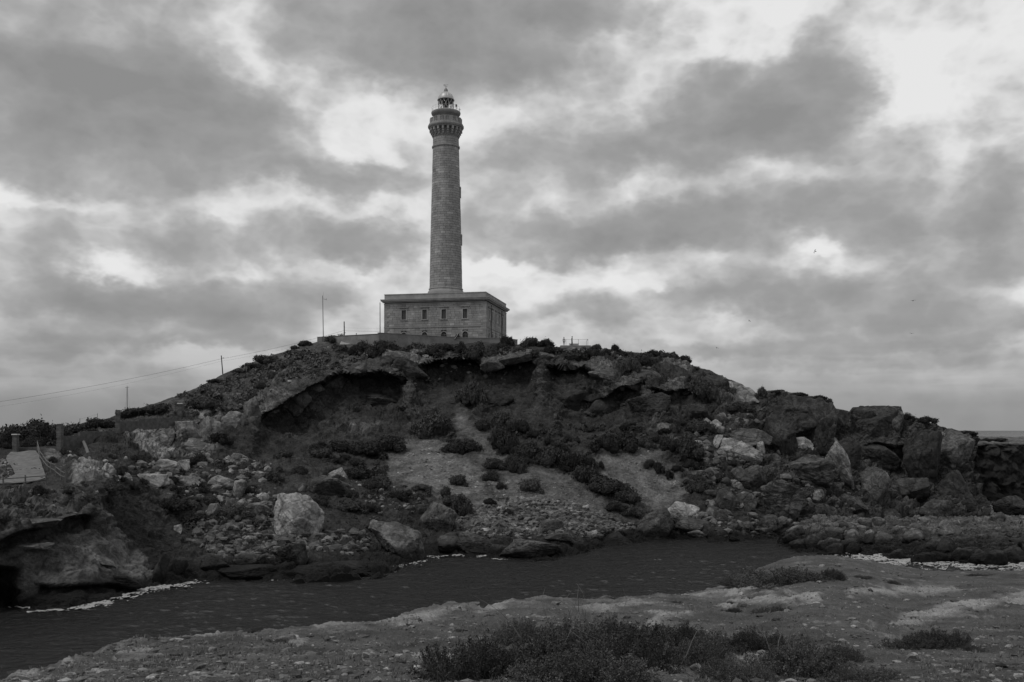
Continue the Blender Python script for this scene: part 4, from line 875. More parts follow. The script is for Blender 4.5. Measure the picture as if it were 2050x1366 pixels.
mb = MB(); mb.box(xs[2] - .03, xs[2] + .03, .05, 4, 1.16, 1.2); mb.box(xs[2] - .03, xs[2] + .03, 3.9, 3.96, 0, 1.16); mb.build('rail', M_GREY, gb)
bx = W3(1149, 691, 193); o = thing('bench_block', 'pale solid bench block behind the glass barrier by the dark clothed man', 'bench', (bx.x, 193.2, pa.z)); mb = MB(); mb.box(-.85, .85, -.3, .3, 0, .42); mb.box(-.95, .95, -.36, .36, .421, .55); mb.build('seat', M_CAP, o)
wall('parapet_wall', 'low dark wall stepping down the skyline right of the viewing platform', [(1180, 694.5, 190), (1216, 700, 189.5), (1256, 704, 189), (1292, 711, 188)], 1.2, .4, M_DIM)

# ------------------------------------------------------------------ left: path, stone pillars, stepped walls, wire and wooden fences
rows = [(908, 22, 72), (915, 14, 78), (922, 12, 80), (930, 16, 83), (938, 22, 85), (946, 27, 88), (954, 30, 90), (962, 10, 94), (970, -30, 60)]
V = []
for y, a, b in rows:
    for k in range(9): p = hill(a + (b - a) * k / 8, y); V.append(p)
V = np.array([tuple(v) for v in V]).reshape(len(rows), 9, 3); V[1:-1, :, 2] = (V[:-2, :, 2] + V[1:-1, :, 2] + V[2:, :, 2]) / 3; V[..., 2] += .16
lowv = V.copy(); 
nv = V.reshape(-1, 3); tag(link('paved_path', raw_mesh('paved_path', nv, grid_faces(len(rows), 9)), M_PAVE), kind='structure')
def pillar(label, px, y0, y1, Y, w, cap=True):
    b = W3(px, y1, Y); h = (y1 - y0) / F * Y; o = thing('stone_pillar', label, 'pillar', b, r_.uniform(-.1, .1), 'stone pillars of the path fence'); z = -.6
    while z < h - .02:
        e = min(z + r_.uniform(.22, .34), h); n = 2
        mb = MB(); j = r_.uniform(.0, .05); mb.box(-w / 2 - j, w / 2 + j, -w / 2 - j, w / 2 + j, z + .01, e - .01, r_.uniform(.8, 1.25)); mb.build('stone', M_DST, o); z = e
    if cap: mb = MB(); mb.box(-w / 2 - .12, w / 2 + .12, -w / 2 - .12, w / 2 + .12, h, h + .14, 1, None, .04); mb.build('cap', M_CAP, o)
m, g, b = mat('pillar_stone'); g.put(b.inputs['Base Color'], g.m('MULTIPLY', g.m('MULTIPLY', attr(g, 'tone'), .11), g.mr(g.noise(wpos(g), 3, 6, .7), .3, .7, .6, 1.4))); M_DST = m
pillar('square stone pillar with a pale cap at the top end of the paved path', 31.5, 871, 905, 131, .55)
pillar('tallest stone pillar, at the corner between the path and the stepped walls', 120, 849, 896, 131, .58)
pillar('bare dark stone pillar without a pale cap against the skyline', 236, 821, 859, 140, .5, False)
pillar('smallest stone pillar with pale cap, highest up the slope', 360.5, 809, 834, 151, .5)
wall('dry_stone_wall', 'low stone wall across the head of the paved path between two pillars', [(36, 897, 131.5), (114, 893, 131.5)], 1.1, .4, M_DIM)
wall('dry_stone_wall', 'lowest step of the dark stone walls, right of the tallest pillar', [(126, 873, 132), (160, 873, 134)], 2.0, .4, M_DIM)
wall('dry_stone_wall', 'second step of dark stone wall ending at the bare pillar', [(160, 866, 134), (232, 862, 139)], 2.0, .4, M_DIM)
wall('dry_stone_wall', 'third step of dark stone wall just right of the bare pillar', [(240, 844, 141), (278, 843, 144)], 2.0, .4, M_DIM)
wall('dry_stone_wall', 'upper step of dark stone wall reaching the smallest pillar', [(278, 839, 144), (315, 837, 147), (356, 834, 150)], 1.6, .4, M_DIM)
fo = thing('wire_fence', 'thin wire fence on slim posts along the stepped stone walls', 'fence', W3(160, 866, 135))
prev = None
for px, y0, y1, Y in ((160, 838, 866, 134.2), (195, 828, 864, 136.7), (278, 816, 840, 144.2), (315, 811, 838, 147.2), (352, 806, 834, 150)):
    a, b = W3(px, y1, Y) - fo.location, W3(px, y0, Y) - fo.location; mb = MB(); mb.tube(a, b, .03, n=5); mb.build('post', M_DARK, fo)
    if prev and px != 278:
        mb = MB()
        for t in (.3, .6, .95): mb.tube(prev[0].lerp(prev[1], t), a.lerp(b, t), .008, n=3, cap=False)
        mb.build('wire', M_DARK, fo)
    prev = (a, b)
def rail_fence(label, pts, hgt):
    P = [hill(x, y) for x, y in pts]; o = thing('wooden_fence', label, 'fence', P[0], 0, 'wooden rail fences by the path')
    for p in P:
        mb = MB(); mb.tube(p - P[0] - Vector((0, 0, .4)), p - P[0] + Vector((r_.uniform(-.05, .05), 0, hgt + .12)), .085, .075, n=7); mb.build('post', M_WOOD, o)
    for a, b in zip(P[:-1], P[1:]):
        for t in (.45, .92):
            mb = MB(); mb.tube(a - P[0] + Vector((0, -.08, hgt * t)), b - P[0] + Vector((0, -.08, hgt * t + r_.uniform(-.06, .06))), .05, n=6); mb.build('rail', M_WOOD, o)
rail_fence('weathered wooden rail fence running down the right edge of the paved path', [(76, 906), (80, 922), (87, 932), (95, 943), (103, 951), (112, 955)], 1.15)
rail_fence('wooden rail fence crossing the lower end of the paved path', [(-40, 981), (7, 980), (51, 977), (92, 973)], 1.05)
rail_fence('short wooden rail fence turning right past the corner bush', [(112, 956), (122, 964), (131, 968)], 1.05)
p = hill(170, 890); q_ = hill(184, 922); mb = MB(); mb.tube(p + Vector((0, -.4, .3)), p.lerp(q_, .5) + Vector((.1, -.6, .3)), .2, n=10); mb.tube(p.lerp(q_, .5) + Vector((.1, -.6, .3)), q_ + Vector((0, -.4, -.1)), .2, n=10)
tag(mb.build('drain_pipe', M_WOOD), 'thick grey pipe running down the dark bank right of the path fence', 'pipe')
# ------------------------------------------------------------------ boulders
_ico = {}
def ico(level):
    if level not in _ico:
        bm = bmesh.new(); bmesh.ops.create_icosphere(bm, subdivisions=level, radius=1.0); bm.verts.ensure_lookup_table()
        _ico[level] = (np.array([v.co[:] for v in bm.verts]), np.array([[v.index for v in f.verts] for f in bm.faces])); bm.free()
    return _ico[level]
def rock_shape(seed, level, npl=13, rough=1.0, p=22):
    """an angular stone: a rounded polyhedron cut by random planes, with cracks and pitting; fills the unit box"""
    R = np.random.default_rng(seed); D, T = ico(level)
    n = R.normal(size=(npl, 3)); n /= np.linalg.norm(n, axis=1)[:, None]; d = R.uniform(.62, 1.0, npl)
    k = np.maximum(D @ n.T, 1e-4) / d[None]
    r = (k ** p).sum(1) ** (-1 / p); V = D * np.minimum(r, 1.5)[:, None]
    o = R.uniform(0, 50, 3)
    V = V * (1 + rough * (fbm(V * 1.3 + o, 3) * .10 + fbm(V * 4 + o, 3, .6, True) * .03 + (fbm(V * 11 + o, 2) * .02 if level > 3 else 0)))[:, None]
    if level > 3:
        f1, f2, _ = worley(V * 1.5 + o); V = V * (1 - .05 * (1 - sstep(0, .12, f2 - f1)))[:, None]
    lo, hi = V.min(0), V.max(0); return (V - (lo + hi) / 2) / ((hi - lo) / 2), T
def rock_mesh(name, seed, level, **k):
    V, T = rock_shape(seed, level, **k); return raw_mesh(name, V, T, None, level > 3 and False)
ROCKS = [rock_mesh('boulder', 100 + i, 4) for i in range(12)]
SMALL = [rock_mesh('boulder', 300 + i, 3, npl=11) for i in range(12)]
def boulder(px, py, w, h, tone, label, rot=0.0, mesh=None, seed=None, group=None, on=hill, depth=.85, sink=.12, turn=None, npl=13, lvl=5, embed=.15):
    """w, h: size in photo pixels of a stone whose middle is seen at (px, py)"""
    base = on(px, py + h * .30); Y = base.y; s = Y / F
    me = mesh or rock_mesh('boulder', seed if seed is not None else int(px * 7 + py), lvl, npl=npl)
    o = link('boulder', me, M_R, color=tone)
    sx, sz = w / 2 * s, h / 2 * s * (1 + sink); sy = (sx * .6 + sz * .4) * depth
    o.scale = (sx, sy, sz); c = at(px, py + h * sink * .5, Y + sy * embed); o.location = tuple(c)
    o.rotation_euler = (0, math.radians(rot), 0)
    return tag(o, label, 'boulder', group)
BL = [(600, 1036, 108, 104, .29, 'largest pale angular boulder on the left shore, flat faced with dark lichen patches', 0), (519, 1021, 46, 30, .2, 'grey boulder just left of the largest pale boulder', 12), (459, 926, 26, 20, .27, 'rounded pale boulder, lower of a touching pair below the outcrop', 8), (474, 916, 22, 20, .27, 'pale boulder, upper right of a touching pair below the outcrop', 25),
      (510, 935, 19, 19, .2, 'round grey boulder right of the touching pair', 0), (523, 951, 22, 14, .24, 'small flat boulder below the round grey boulder', 25), (443, 964, 54, 28, .25, 'long pale boulder lying tilted below the pale outcrop', -18), (481, 980, 30, 42, .2, 'upright blocky boulder at the right end of the long pale boulder', 8), (306, 965, 66, 36, .27, 'broad pale boulder with a crack, right of the path', 5), (246, 954, 40, 18, .27, 'long low pale boulder between the path slabs and the broad cracked boulder', 10),
      (335, 934, 56, 34, .24, 'rounded pale boulder directly above the broad cracked boulder', -10), (368, 934, 28, 30, .24, 'small upright boulder leaning on the rounded pale one', 5), (377, 965, 42, 30, .24, 'slanting pale boulder right of the broad cracked boulder', 32), (357, 1058, 21, 19, .36, 'single small white boulder alone on the dark left bank', 20), (677, 950, 52, 30, .27, 'pale topped crag above the large dark boulder in the middle left', 12), (658, 974, 90, 48, .11, 'large dark boulder under the pale topped crag', -8),
      (602, 978, 26, 22, .15, 'small dark block on the crest behind the largest pale boulder', 0), (556, 997, 20, 16, .24, 'small square pale block left above the largest pale boulder', 0), (699, 992, 24, 15, .36, 'small white boulder right of the dark crag', -15), (795, 1088, 124, 80, .17, 'big hump backed boulder at the waterline left of the surf', 14), (751, 1052, 34, 26, .2, 'pale cap of rock on the left shoulder of the hump backed boulder', -10), (877, 1040, 76, 68, .13, 'tall dark boulder behind the hump backed one', 5), (905, 1085, 60, 40, .1, 'dark wet boulder below the tall dark boulder', 5),
      (669, 1102, 46, 24, .14, 'low rounded boulder on the beach under the largest pale boulder', 4), (707, 1094, 30, 22, .18, 'rounded grey boulder beside the left flank of the hump backed boulder', 0), (722, 1075, 26, 34, .14, 'narrow dark boulder leaning against the hump backed boulder', 20), (438, 1001, 20, 20, .2, 'small block under the upright blocky boulder', 10), (461, 1010, 19, 26, .2, 'slim upright stone right of the small block', 8), (425, 1024, 24, 36, .23, 'tilted pale stone with a bright sharp edge on the left scree', 20), (474, 1057, 25, 20, .16, 'dark rounded boulder in the middle of the left rubble', 0), (500, 1066, 16, 20, .26, 'upper of two pale stacked stones in the left rubble', 0), (501, 1081, 24, 18, .27, 'lower of two pale stacked stones in the left rubble', 5),
      (441, 1095, 24, 15, .32, 'bright rounded stone on the left beach crest', 5), (437, 1109, 32, 15, .2, 'layered flat stone under the bright rounded stone', 2), (590, 1112, 70, 62, .07, 'dark triangular wet rock on the left shore below the largest pale boulder', 28), (430, 1128, 72, 44, .065, 'dark rounded wet rock on the left shore nearest the promontory', -5), (505, 1146, 140, 34, .05, 'long low wet rock lying along the left waterline', 2), (690, 1140, 135, 34, .05, 'flat black wet rock running out into the water as a spit', 8), (350, 1132, 50, 56, .06, 'steep black wet rock beside the promontory face', 15), (318, 1140, 30, 70, .06, 'narrow black wet slab in the cleft beside the promontory', 12), (610, 1148, 90, 28, .045, 'black wet rock between the spit and the long low rock', 0), (500, 1120, 60, 26, .09, 'dark rock shelf block above the long low wet rock', 5), (395, 1090, 50, 24, .12, 'flat topped dark ledge rock below the small white boulder', 12),
      (1061, 1102, 126, 46, .15, 'ridge backed rock standing alone in the water with a gull on it', 6), (998, 1053, 42, 31, .12, 'round dark boulder at the foot of the middle scree', 10), (952, 1088, 90, 42, .1, 'broad dark boulder at the waterline left of the lone water rock', 6), (1103, 1058, 56, 36, .12, 'dark rounded boulder behind the lone water rock', -5), (1118, 1078, 60, 24, .08, 'low dark boulder at the water edge right of the lone water rock', 3), (1232, 1083, 78, 34, .08, 'flat dark boulder in the water below the right scree', -3), (1308, 1048, 86, 56, .13, 'big smooth sloping dark boulder right of the shingle', -12), (1025, 1052, 18, 10, .3, 'small pale stone on the shingle left of centre', 10), (1039, 1060, 12, 12, .3, 'small pale upright stone on the shingle below a pale flat one', 0), (1068, 1048, 22, 11, .26, 'pale flat stone in the middle of the shingle', 5), (1172, 1017, 13, 11, .36, 'brightest white stone high on the shingle', 0), (1170, 1054, 13, 12, .3, 'pale stone low on the shingle above the flat dark boulder', 30), (1184, 1069, 26, 12, .28, 'pale wedge of stone at the lower right of the shingle', -15), (1056, 1060, 11, 9, .3, 'small white stone beside the dark rounded boulder', 0), (955, 1031, 12, 10, .33, 'white stone at the upper left end of the shingle', 10), (848, 1020, 40, 22, .09, 'low dark rock on the slope above the tall dark boulder', 0),
      (1369, 1022, 66, 34, .31, 'pale wedge shaped boulder near the water right of the sloping dark boulder', 6), (1389, 1050, 78, 28, .14, 'long dark boulder under the pale wedge shaped boulder', 3), (1393, 1068, 36, 14, .2, 'pale flat topped rock at the water edge under the long dark boulder', 0), (1483, 906, 92, 56, .27, 'large pale faced boulder high on the right slope', 5), (1500, 876, 100, 40, .13, 'dark capping boulder on top of the large pale faced boulder', 10), (1436, 884, 18, 32, .29, 'narrow white slab left of the dark capping boulder', 25), (1523, 905, 18, 44, .26, 'pale upright flake at the right side of the large pale faced boulder', -5), (1600, 891, 60, 36, .31, 'pale rounded boulder under the right cliff', 12), (1665, 890, 54, 34, .17, 'smooth grey boulder right of the pale rounded boulder', 12), (1562, 1000, 92, 82, .14, 'massive dark boulder in the middle of the right rockfall', -5), (1622, 945, 100, 72, .11, 'knobbly dark boulder behind the massive one', 5), (1682, 938, 46, 110, .22, 'long pale slab leaning against the right cliff', -28), (1432, 851, 27, 21, .31, 'square pale stone at the top left of the right rockfall', -20), (1493, 845, 26, 19, .24, 'pale rounded stone at the top of the right rockfall', 0), (1477, 852, 22, 14, .3, 'flat pale stone next to the pale rounded stone at the top', 15), (1470, 860, 26, 10, .28, 'thin white stone lying under the flat pale stone', 10), (1396, 888, 20, 15, .29, 'small pale stone beside the bushes left of the large pale faced boulder', 20), (1412, 898, 22, 14, .14, 'small dark stone just below the small pale one', 0),
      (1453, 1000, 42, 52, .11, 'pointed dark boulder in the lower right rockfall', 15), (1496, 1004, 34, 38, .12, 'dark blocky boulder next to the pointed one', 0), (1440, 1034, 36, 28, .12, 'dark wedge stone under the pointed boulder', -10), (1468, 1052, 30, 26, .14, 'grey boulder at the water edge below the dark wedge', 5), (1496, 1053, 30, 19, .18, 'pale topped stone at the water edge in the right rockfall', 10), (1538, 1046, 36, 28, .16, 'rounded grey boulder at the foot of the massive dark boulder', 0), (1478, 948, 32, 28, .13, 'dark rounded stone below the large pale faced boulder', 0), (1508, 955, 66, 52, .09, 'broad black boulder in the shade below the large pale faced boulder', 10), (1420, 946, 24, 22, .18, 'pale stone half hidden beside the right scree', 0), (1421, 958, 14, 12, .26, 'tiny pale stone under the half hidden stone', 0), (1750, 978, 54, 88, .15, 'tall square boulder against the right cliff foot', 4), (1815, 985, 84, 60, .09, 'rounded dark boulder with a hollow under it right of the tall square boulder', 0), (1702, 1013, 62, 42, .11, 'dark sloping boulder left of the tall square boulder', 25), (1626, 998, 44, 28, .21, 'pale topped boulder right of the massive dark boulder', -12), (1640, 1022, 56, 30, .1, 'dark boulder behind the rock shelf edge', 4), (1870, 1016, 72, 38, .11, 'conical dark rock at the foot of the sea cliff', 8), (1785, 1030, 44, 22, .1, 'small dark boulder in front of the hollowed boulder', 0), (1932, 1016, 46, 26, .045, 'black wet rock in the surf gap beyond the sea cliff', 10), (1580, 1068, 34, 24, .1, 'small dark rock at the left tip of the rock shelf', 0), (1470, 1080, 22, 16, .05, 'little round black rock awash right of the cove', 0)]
for i, (x, y, w, h, t, l, rot) in enumerate(BL):
    big = w * h > 1200; t = t * 1.15 if t > .18 else t * .82
    boulder(x, y, w, h, t, l, rot, None if big else ROCKS[i % 12], 1000 + i, lvl=5 if w * h > 2500 else 4, npl=13)
    if x == 600: bpy.context.scene.collection.objects[-1].data = rock_mesh('boulder', 4242, 5, npl=16); bpy.context.scene.collection.objects[-1].data.materials.append(M_R)
o = boulder(2026, 1012, 76, 40, .06, 'smooth dark boulder in the water at the far right edge', 0, None, 991, on=lambda a, b: Vector(at(a, 1028, 175)))
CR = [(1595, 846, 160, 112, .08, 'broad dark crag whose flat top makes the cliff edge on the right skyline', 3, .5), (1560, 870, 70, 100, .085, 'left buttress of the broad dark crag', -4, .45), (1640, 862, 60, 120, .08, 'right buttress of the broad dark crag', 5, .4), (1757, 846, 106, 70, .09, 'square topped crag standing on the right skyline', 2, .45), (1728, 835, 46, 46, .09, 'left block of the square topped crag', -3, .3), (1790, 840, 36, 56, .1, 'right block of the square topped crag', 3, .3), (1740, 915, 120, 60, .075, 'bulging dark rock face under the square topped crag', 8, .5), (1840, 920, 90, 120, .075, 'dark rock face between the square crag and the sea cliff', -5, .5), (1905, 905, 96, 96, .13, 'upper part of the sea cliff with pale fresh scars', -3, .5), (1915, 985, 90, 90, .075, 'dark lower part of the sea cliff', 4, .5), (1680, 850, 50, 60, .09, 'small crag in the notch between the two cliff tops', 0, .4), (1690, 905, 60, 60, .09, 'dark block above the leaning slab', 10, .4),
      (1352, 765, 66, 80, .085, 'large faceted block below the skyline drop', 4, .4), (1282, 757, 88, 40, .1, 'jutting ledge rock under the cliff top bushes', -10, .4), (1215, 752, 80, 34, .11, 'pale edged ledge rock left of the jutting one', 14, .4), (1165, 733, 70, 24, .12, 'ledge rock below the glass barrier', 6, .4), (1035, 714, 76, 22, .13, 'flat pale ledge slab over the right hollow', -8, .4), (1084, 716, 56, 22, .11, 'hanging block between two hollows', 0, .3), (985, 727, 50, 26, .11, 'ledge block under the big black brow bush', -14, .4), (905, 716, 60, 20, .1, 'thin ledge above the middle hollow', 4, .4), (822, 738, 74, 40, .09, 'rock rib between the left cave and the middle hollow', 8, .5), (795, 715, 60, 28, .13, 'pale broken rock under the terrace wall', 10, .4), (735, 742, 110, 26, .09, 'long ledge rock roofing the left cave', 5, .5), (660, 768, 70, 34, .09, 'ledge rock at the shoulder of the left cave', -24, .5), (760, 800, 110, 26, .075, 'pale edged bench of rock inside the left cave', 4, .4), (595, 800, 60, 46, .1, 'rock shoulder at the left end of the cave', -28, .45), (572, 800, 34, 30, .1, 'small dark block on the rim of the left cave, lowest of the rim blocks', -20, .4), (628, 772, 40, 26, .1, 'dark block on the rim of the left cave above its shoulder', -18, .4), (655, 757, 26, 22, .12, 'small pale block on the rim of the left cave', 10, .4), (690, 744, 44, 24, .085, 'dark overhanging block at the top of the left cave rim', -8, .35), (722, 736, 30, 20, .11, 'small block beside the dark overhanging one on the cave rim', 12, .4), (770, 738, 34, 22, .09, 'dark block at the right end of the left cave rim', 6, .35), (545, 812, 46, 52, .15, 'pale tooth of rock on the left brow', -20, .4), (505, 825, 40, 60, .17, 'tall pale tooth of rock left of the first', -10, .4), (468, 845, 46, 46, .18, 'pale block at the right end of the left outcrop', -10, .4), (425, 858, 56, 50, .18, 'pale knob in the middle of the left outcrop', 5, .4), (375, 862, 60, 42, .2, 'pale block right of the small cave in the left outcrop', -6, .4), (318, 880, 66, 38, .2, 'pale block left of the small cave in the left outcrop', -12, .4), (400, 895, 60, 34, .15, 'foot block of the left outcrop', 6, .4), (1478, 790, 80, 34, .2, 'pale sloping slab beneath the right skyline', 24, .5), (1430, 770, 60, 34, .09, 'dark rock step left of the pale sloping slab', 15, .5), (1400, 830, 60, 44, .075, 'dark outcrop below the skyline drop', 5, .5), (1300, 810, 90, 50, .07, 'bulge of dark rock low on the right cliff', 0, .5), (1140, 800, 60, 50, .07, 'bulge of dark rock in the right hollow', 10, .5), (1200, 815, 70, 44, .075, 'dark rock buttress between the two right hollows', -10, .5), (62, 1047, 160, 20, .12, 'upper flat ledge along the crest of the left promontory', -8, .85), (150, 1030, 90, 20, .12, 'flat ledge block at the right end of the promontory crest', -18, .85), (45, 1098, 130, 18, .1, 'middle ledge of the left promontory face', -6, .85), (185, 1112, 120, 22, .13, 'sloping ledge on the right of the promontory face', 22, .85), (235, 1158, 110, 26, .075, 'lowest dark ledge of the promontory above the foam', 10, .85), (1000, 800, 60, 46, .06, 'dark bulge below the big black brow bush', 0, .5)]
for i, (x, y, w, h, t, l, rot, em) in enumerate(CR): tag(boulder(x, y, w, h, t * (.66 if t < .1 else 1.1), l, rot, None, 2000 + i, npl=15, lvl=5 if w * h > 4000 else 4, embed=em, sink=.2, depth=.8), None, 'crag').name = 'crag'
for x_, w_, l_ in ((1974, 26, 'left of two low shrubs on top of the dark far headland'), (2000, 40, 'right, wider of two low shrubs on top of the dark far headland')): FARB = globals().get('FARB', []) + [(x_, w_, l_)]
SHELF = []
k = 0
while k < 64:
    x = rng.uniform(1580, 2060); i_ = int(np.clip((x - scol[0]) / 1.6, 0, len(scol) - 1)); y = rng.uniform(s_top[i_] + 4, s_bot[i_] - 6); w = rng.uniform(16, 50) * (.7 + .6 * (y - 1030) / 90); low_ = (y - s_top[i_]) / (s_bot[i_] - s_top[i_])
    SHELF.append((x, y, w, w * rng.uniform(.5, .75), (.14 if low_ < .55 else .06) * math.exp(rng.normal(0, .2)), k)); k += 1
# sheer crags standing out of the hill: worked into the hillside; loose stones follow, largest first
ZONES = [('rockfall on the left slope below the pale outcrop', [(250, 935), (420, 905), (540, 930), (560, 1000), (470, 1040), (330, 1000)], 420, (3, 22), .17), ('rubble of the left shore', [(400, 1030), (540, 1010), (560, 1080), (720, 1060), (740, 1110), (560, 1120), (420, 1125), (380, 1080)], 900, (3, 22), .12),
         ('shingle fan at the foot of the middle scree', [(900, 1030), (1010, 1000), (1130, 1000), (1230, 1040), (1290, 1060), (1180, 1082), (960, 1080), (900, 1060)], 1700, (3, 14), .135), ('rocks of the right rockfall', [(1380, 830), (1500, 830), (1600, 900), (1720, 990), (1700, 1030), (1560, 1060), (1420, 1070), (1400, 960)], 480, (4, 26), .11), ('stones along the right foot of the cove', [(1260, 1050), (1420, 1035), (1560, 1050), (1560, 1082), (1350, 1074)], 220, (3, 16), .12),
         ('stones around the path and pillars', [(90, 900), (250, 905), (330, 945), (230, 975), (120, 960)], 60, (3, 14), .24), ('stones at the path edge', [(0, 925), (14, 918), (28, 960), (0, 962)], 50, (4, 12), .2), ('stones on the ledge of the left promontory', [(20, 990), (190, 985), (185, 1020), (60, 1045)], 60, (3, 9), .17), ('stones of the upper gully', [(690, 960), (820, 985), (880, 1020), (740, 1050)], 110, (3, 12), .17), ('stones on the grey scree', [(780, 940), (870, 880), (980, 960), (1150, 970), (1250, 1040), (960, 1020)], 700, (1.6, 6), .2), ('stones on the right scree slope', [(1230, 920), (1300, 900), (1370, 985), (1270, 1010)], 170, (1.6, 5), .22), ('stones of the brow and cliff top', [(620, 770), (700, 715), (1000, 705), (1200, 715), (1350, 730), (1380, 800), (1200, 760), (800, 760)], 130, (3, 14), .17), ('stones on the scrubby upper slope', [(400, 785), (620, 695), (760, 700), (700, 740), (560, 790), (430, 850)], 150, (2, 8), .17)]
ANCH = [(600, 1036, 'largest pale boulder'), (306, 965, 'broad cracked boulder'), (443, 964, 'long pale boulder'), (658, 974, 'large dark crag boulder'), (795, 1088, 'hump backed boulder'), (877, 1040, 'tall dark boulder'), (1061, 1102, 'lone water rock'), (1308, 1048, 'sloping dark boulder'), (1369, 1022, 'pale wedge boulder'), (1483, 906, 'pale faced boulder'), (1562, 1000, 'massive dark boulder'), (1600, 891, 'pale rounded boulder under the cliff'), (1682, 938, 'long leaning slab'), (1750, 978, 'tall square boulder'), (1040, 1040, 'middle of the shingle'), (1170, 1040, 'right end of the shingle'), (357, 1058, 'single white boulder'), (474, 1057, 'dark rounded boulder of the left rubble'), (438, 1102, 'layered beach stone'), (459, 921, 'touching pair of boulders'), (1453, 1000, 'pointed dark boulder'), (120, 870, 'tallest stone pillar'), (80, 935, 'wooden path fence'), (175, 905, 'pale drain pipe'), (360, 820, 'smallest stone pillar'), (120, 1010, 'promontory crest'), (770, 700, 'wall corner bush'), (910, 700, 'terrace wall'), (955, 715, 'big black brow bush'), (1148, 705, 'glass barrier'), (1231, 705, 'cone shaped bush'), (1306, 715, 'skyline drop'), (700, 800, 'left cave'), (900, 770, 'middle hollow'), (1050, 790, 'right hollow'), (870, 860, 'left scree head'), (870, 950, 'left scree'), (1080, 980, 'middle scree'), (1300, 940, 'right scree'), (1130, 930, 'gully between the screes'), (447, 740, 'leaning pole'), (530, 722, 'wind shaped skyline bush'), (647, 690, 'tall mast'), (560, 790, 'left end of the brow'), (340, 870, 'pale left outcrop'), (1480, 790, 'pale sloping slab'), (1590, 800, 'flat cliff top'), (740, 970, 'gully right of the crag'), (260, 1040, 'left gully')]
TAKEN = {}
def where(px, py):
    d_ = sorted(ANCH, key=lambda a: (a[0] - px) ** 2 + 1.6 * (a[1] - py) ** 2)[0]
    dx, dy = px - d_[0], py - d_[1]; r = math.hypot(dx, dy)
    if r < 9: return 'at the ' + d_[2]
    v = 'above' if dy < -abs(dx) * .41 else 'below' if dy > abs(dx) * .41 else ''; h = 'right' if dx > abs(dy) * .41 else 'left' if dx < -abs(dy) * .41 else ''
    return ('close ' if r < 28 else 'further ' if r > 60 else '') + (f'{v} {h} of the ' if v and h else f'{h} of the ' if h else f'{v} the ') + d_[2]
def one_label(s_): return s_
def finish_labels(objs):
    """things that read alike are told apart by their order from the left"""
    for o in objs:
        l = o['label']
        for w_ in ('further ', 'close ', 'stout ', 'wide ', 'rounded ', 'low '):
            if len(l.split()) > 13: l = l.replace(w_, '', 1)
        o['label'] = l
    by = {}
    for o in objs: by.setdefault(o['label'], []).append(o)
    for l, os_ in by.items():
        if len(os_) < 2: continue
        os_.sort(key=lambda o: o.location.x / o.location.y)
        w_ = ['left', 'right'] if len(os_) == 2 else ['leftmost', 'middle', 'rightmost'] if len(os_) == 3 else None
        for k, o in enumerate(os_):
            nm = w_[k] + ' one' if w_ else ('leftmost' if k == 0 else 'rightmost' if k == len(os_) - 1 else ('second', 'third', 'fourth', 'fifth', 'sixth', 'seventh')[min(k - 1, 5)] + ' from left')
            o['label'] = l + ', ' + nm
CHK = []
ANCH += [(1600, 1060, 'left tip of the rock shelf'), (1700, 1065, 'left half of the rock shelf'), (1800, 1075, 'middle of the rock shelf'), (1900, 1080, 'right half of the rock shelf'), (2000, 1085, 'right end of the rock shelf')]
for x, y, w, h, t, k in SHELF: CHK.append(boulder(x, y, w, h, t, f"{'large' if w > 38 else 'middling' if w > 26 else 'small'} {'wet black' if t < .09 else 'grey'} rock {where(x, y)}", rng.uniform(-12, 12), (ROCKS if w > 30 else SMALL)[k % 12], None, 'rounded rocks of the low rock shelf', on=shelf, sink=.3))
LOOSE = []
for zi, (zn, poly, n, (a, b), tn) in enumerate(ZONES):
    p = np.array(poly, float); lo, hi = p.min(0), p.max(0); k = 0
    while k < n:
        xy = rng.uniform(lo, hi, (200, 2)); ok = inpoly(xy[:, 0], xy[:, 1], poly, .01) > .5
        for x, y in xy[ok]:
            if k >= n: break
            s = a + (b - a) * rng.random() ** 2.8
            LOOSE.append((s, x, y, zi, tn * float(np.exp(rng.normal(0, .3))))); k += 1
LOOSE.sort(key=lambda t: -t[0])
cnt = 0; rv, rf, rb, rt_ = [], [], 0, []
for s, x, y, zi, t in LOOSE:
    w, h = s * rng.uniform(.9, 1.35), s * rng.uniform(.6, .95)
    if cnt < 118 and s > 4:
        sz = ('wide' if w > 1.75 * h else 'stout') + (' large' if s > 14 else ' middling' if s > 9.5 else ' small')
        tw = 'pale' if t > .23 else 'dark' if t < .12 else 'grey'
        boulder(x, y, w, h, min(t * 1.1, .42), one_label(f'{sz} {tw} stone {where(x, y)}'), rng.uniform(-25, 25), SMALL[cnt % 12], None, ZONES[zi][0], sink=.2).rotation_euler.z = rng.uniform(-.5, .5); CHK.append(bpy.context.scene.collection.objects[-1]); cnt += 1
    else:
        base = hill(x, y); sc = base.y / F; V, T = rock_shape(500 + cnt % 9, 1, 10) if False else (None, None)
        Vr, T = ico(1); Vr = Vr * (1 + .28 * rng.normal(size=len(Vr)))[:, None] * np.array([w, (w + h) * .45, h]) / 2 * sc
        a = rng.uniform(0, 6.28); ca, sa = math.cos(a) * .5 + .5, math.sin(a) * .5
        Vr = np.stack([Vr[:, 0] + sa * Vr[:, 2] * .4, Vr[:, 1], Vr[:, 2]], 1) + np.array(base) + np.array([0, 0, h * .18 * sc])
        rv.append(Vr); rf.append(T + rb); rb += len(Vr); rt_.append(np.full(len(Vr), min(t * 1.1, .42)))
rub = raw_mesh('rubble', np.concatenate(rv), np.concatenate(rf), {'alb': np.concatenate(rt_), 'rough': np.zeros(rb)}, False)
tag(link('rubble', rub, M_T), 'small grey stones and gravel scattered over the screes and the shore', 'rubble', kind='stuff')

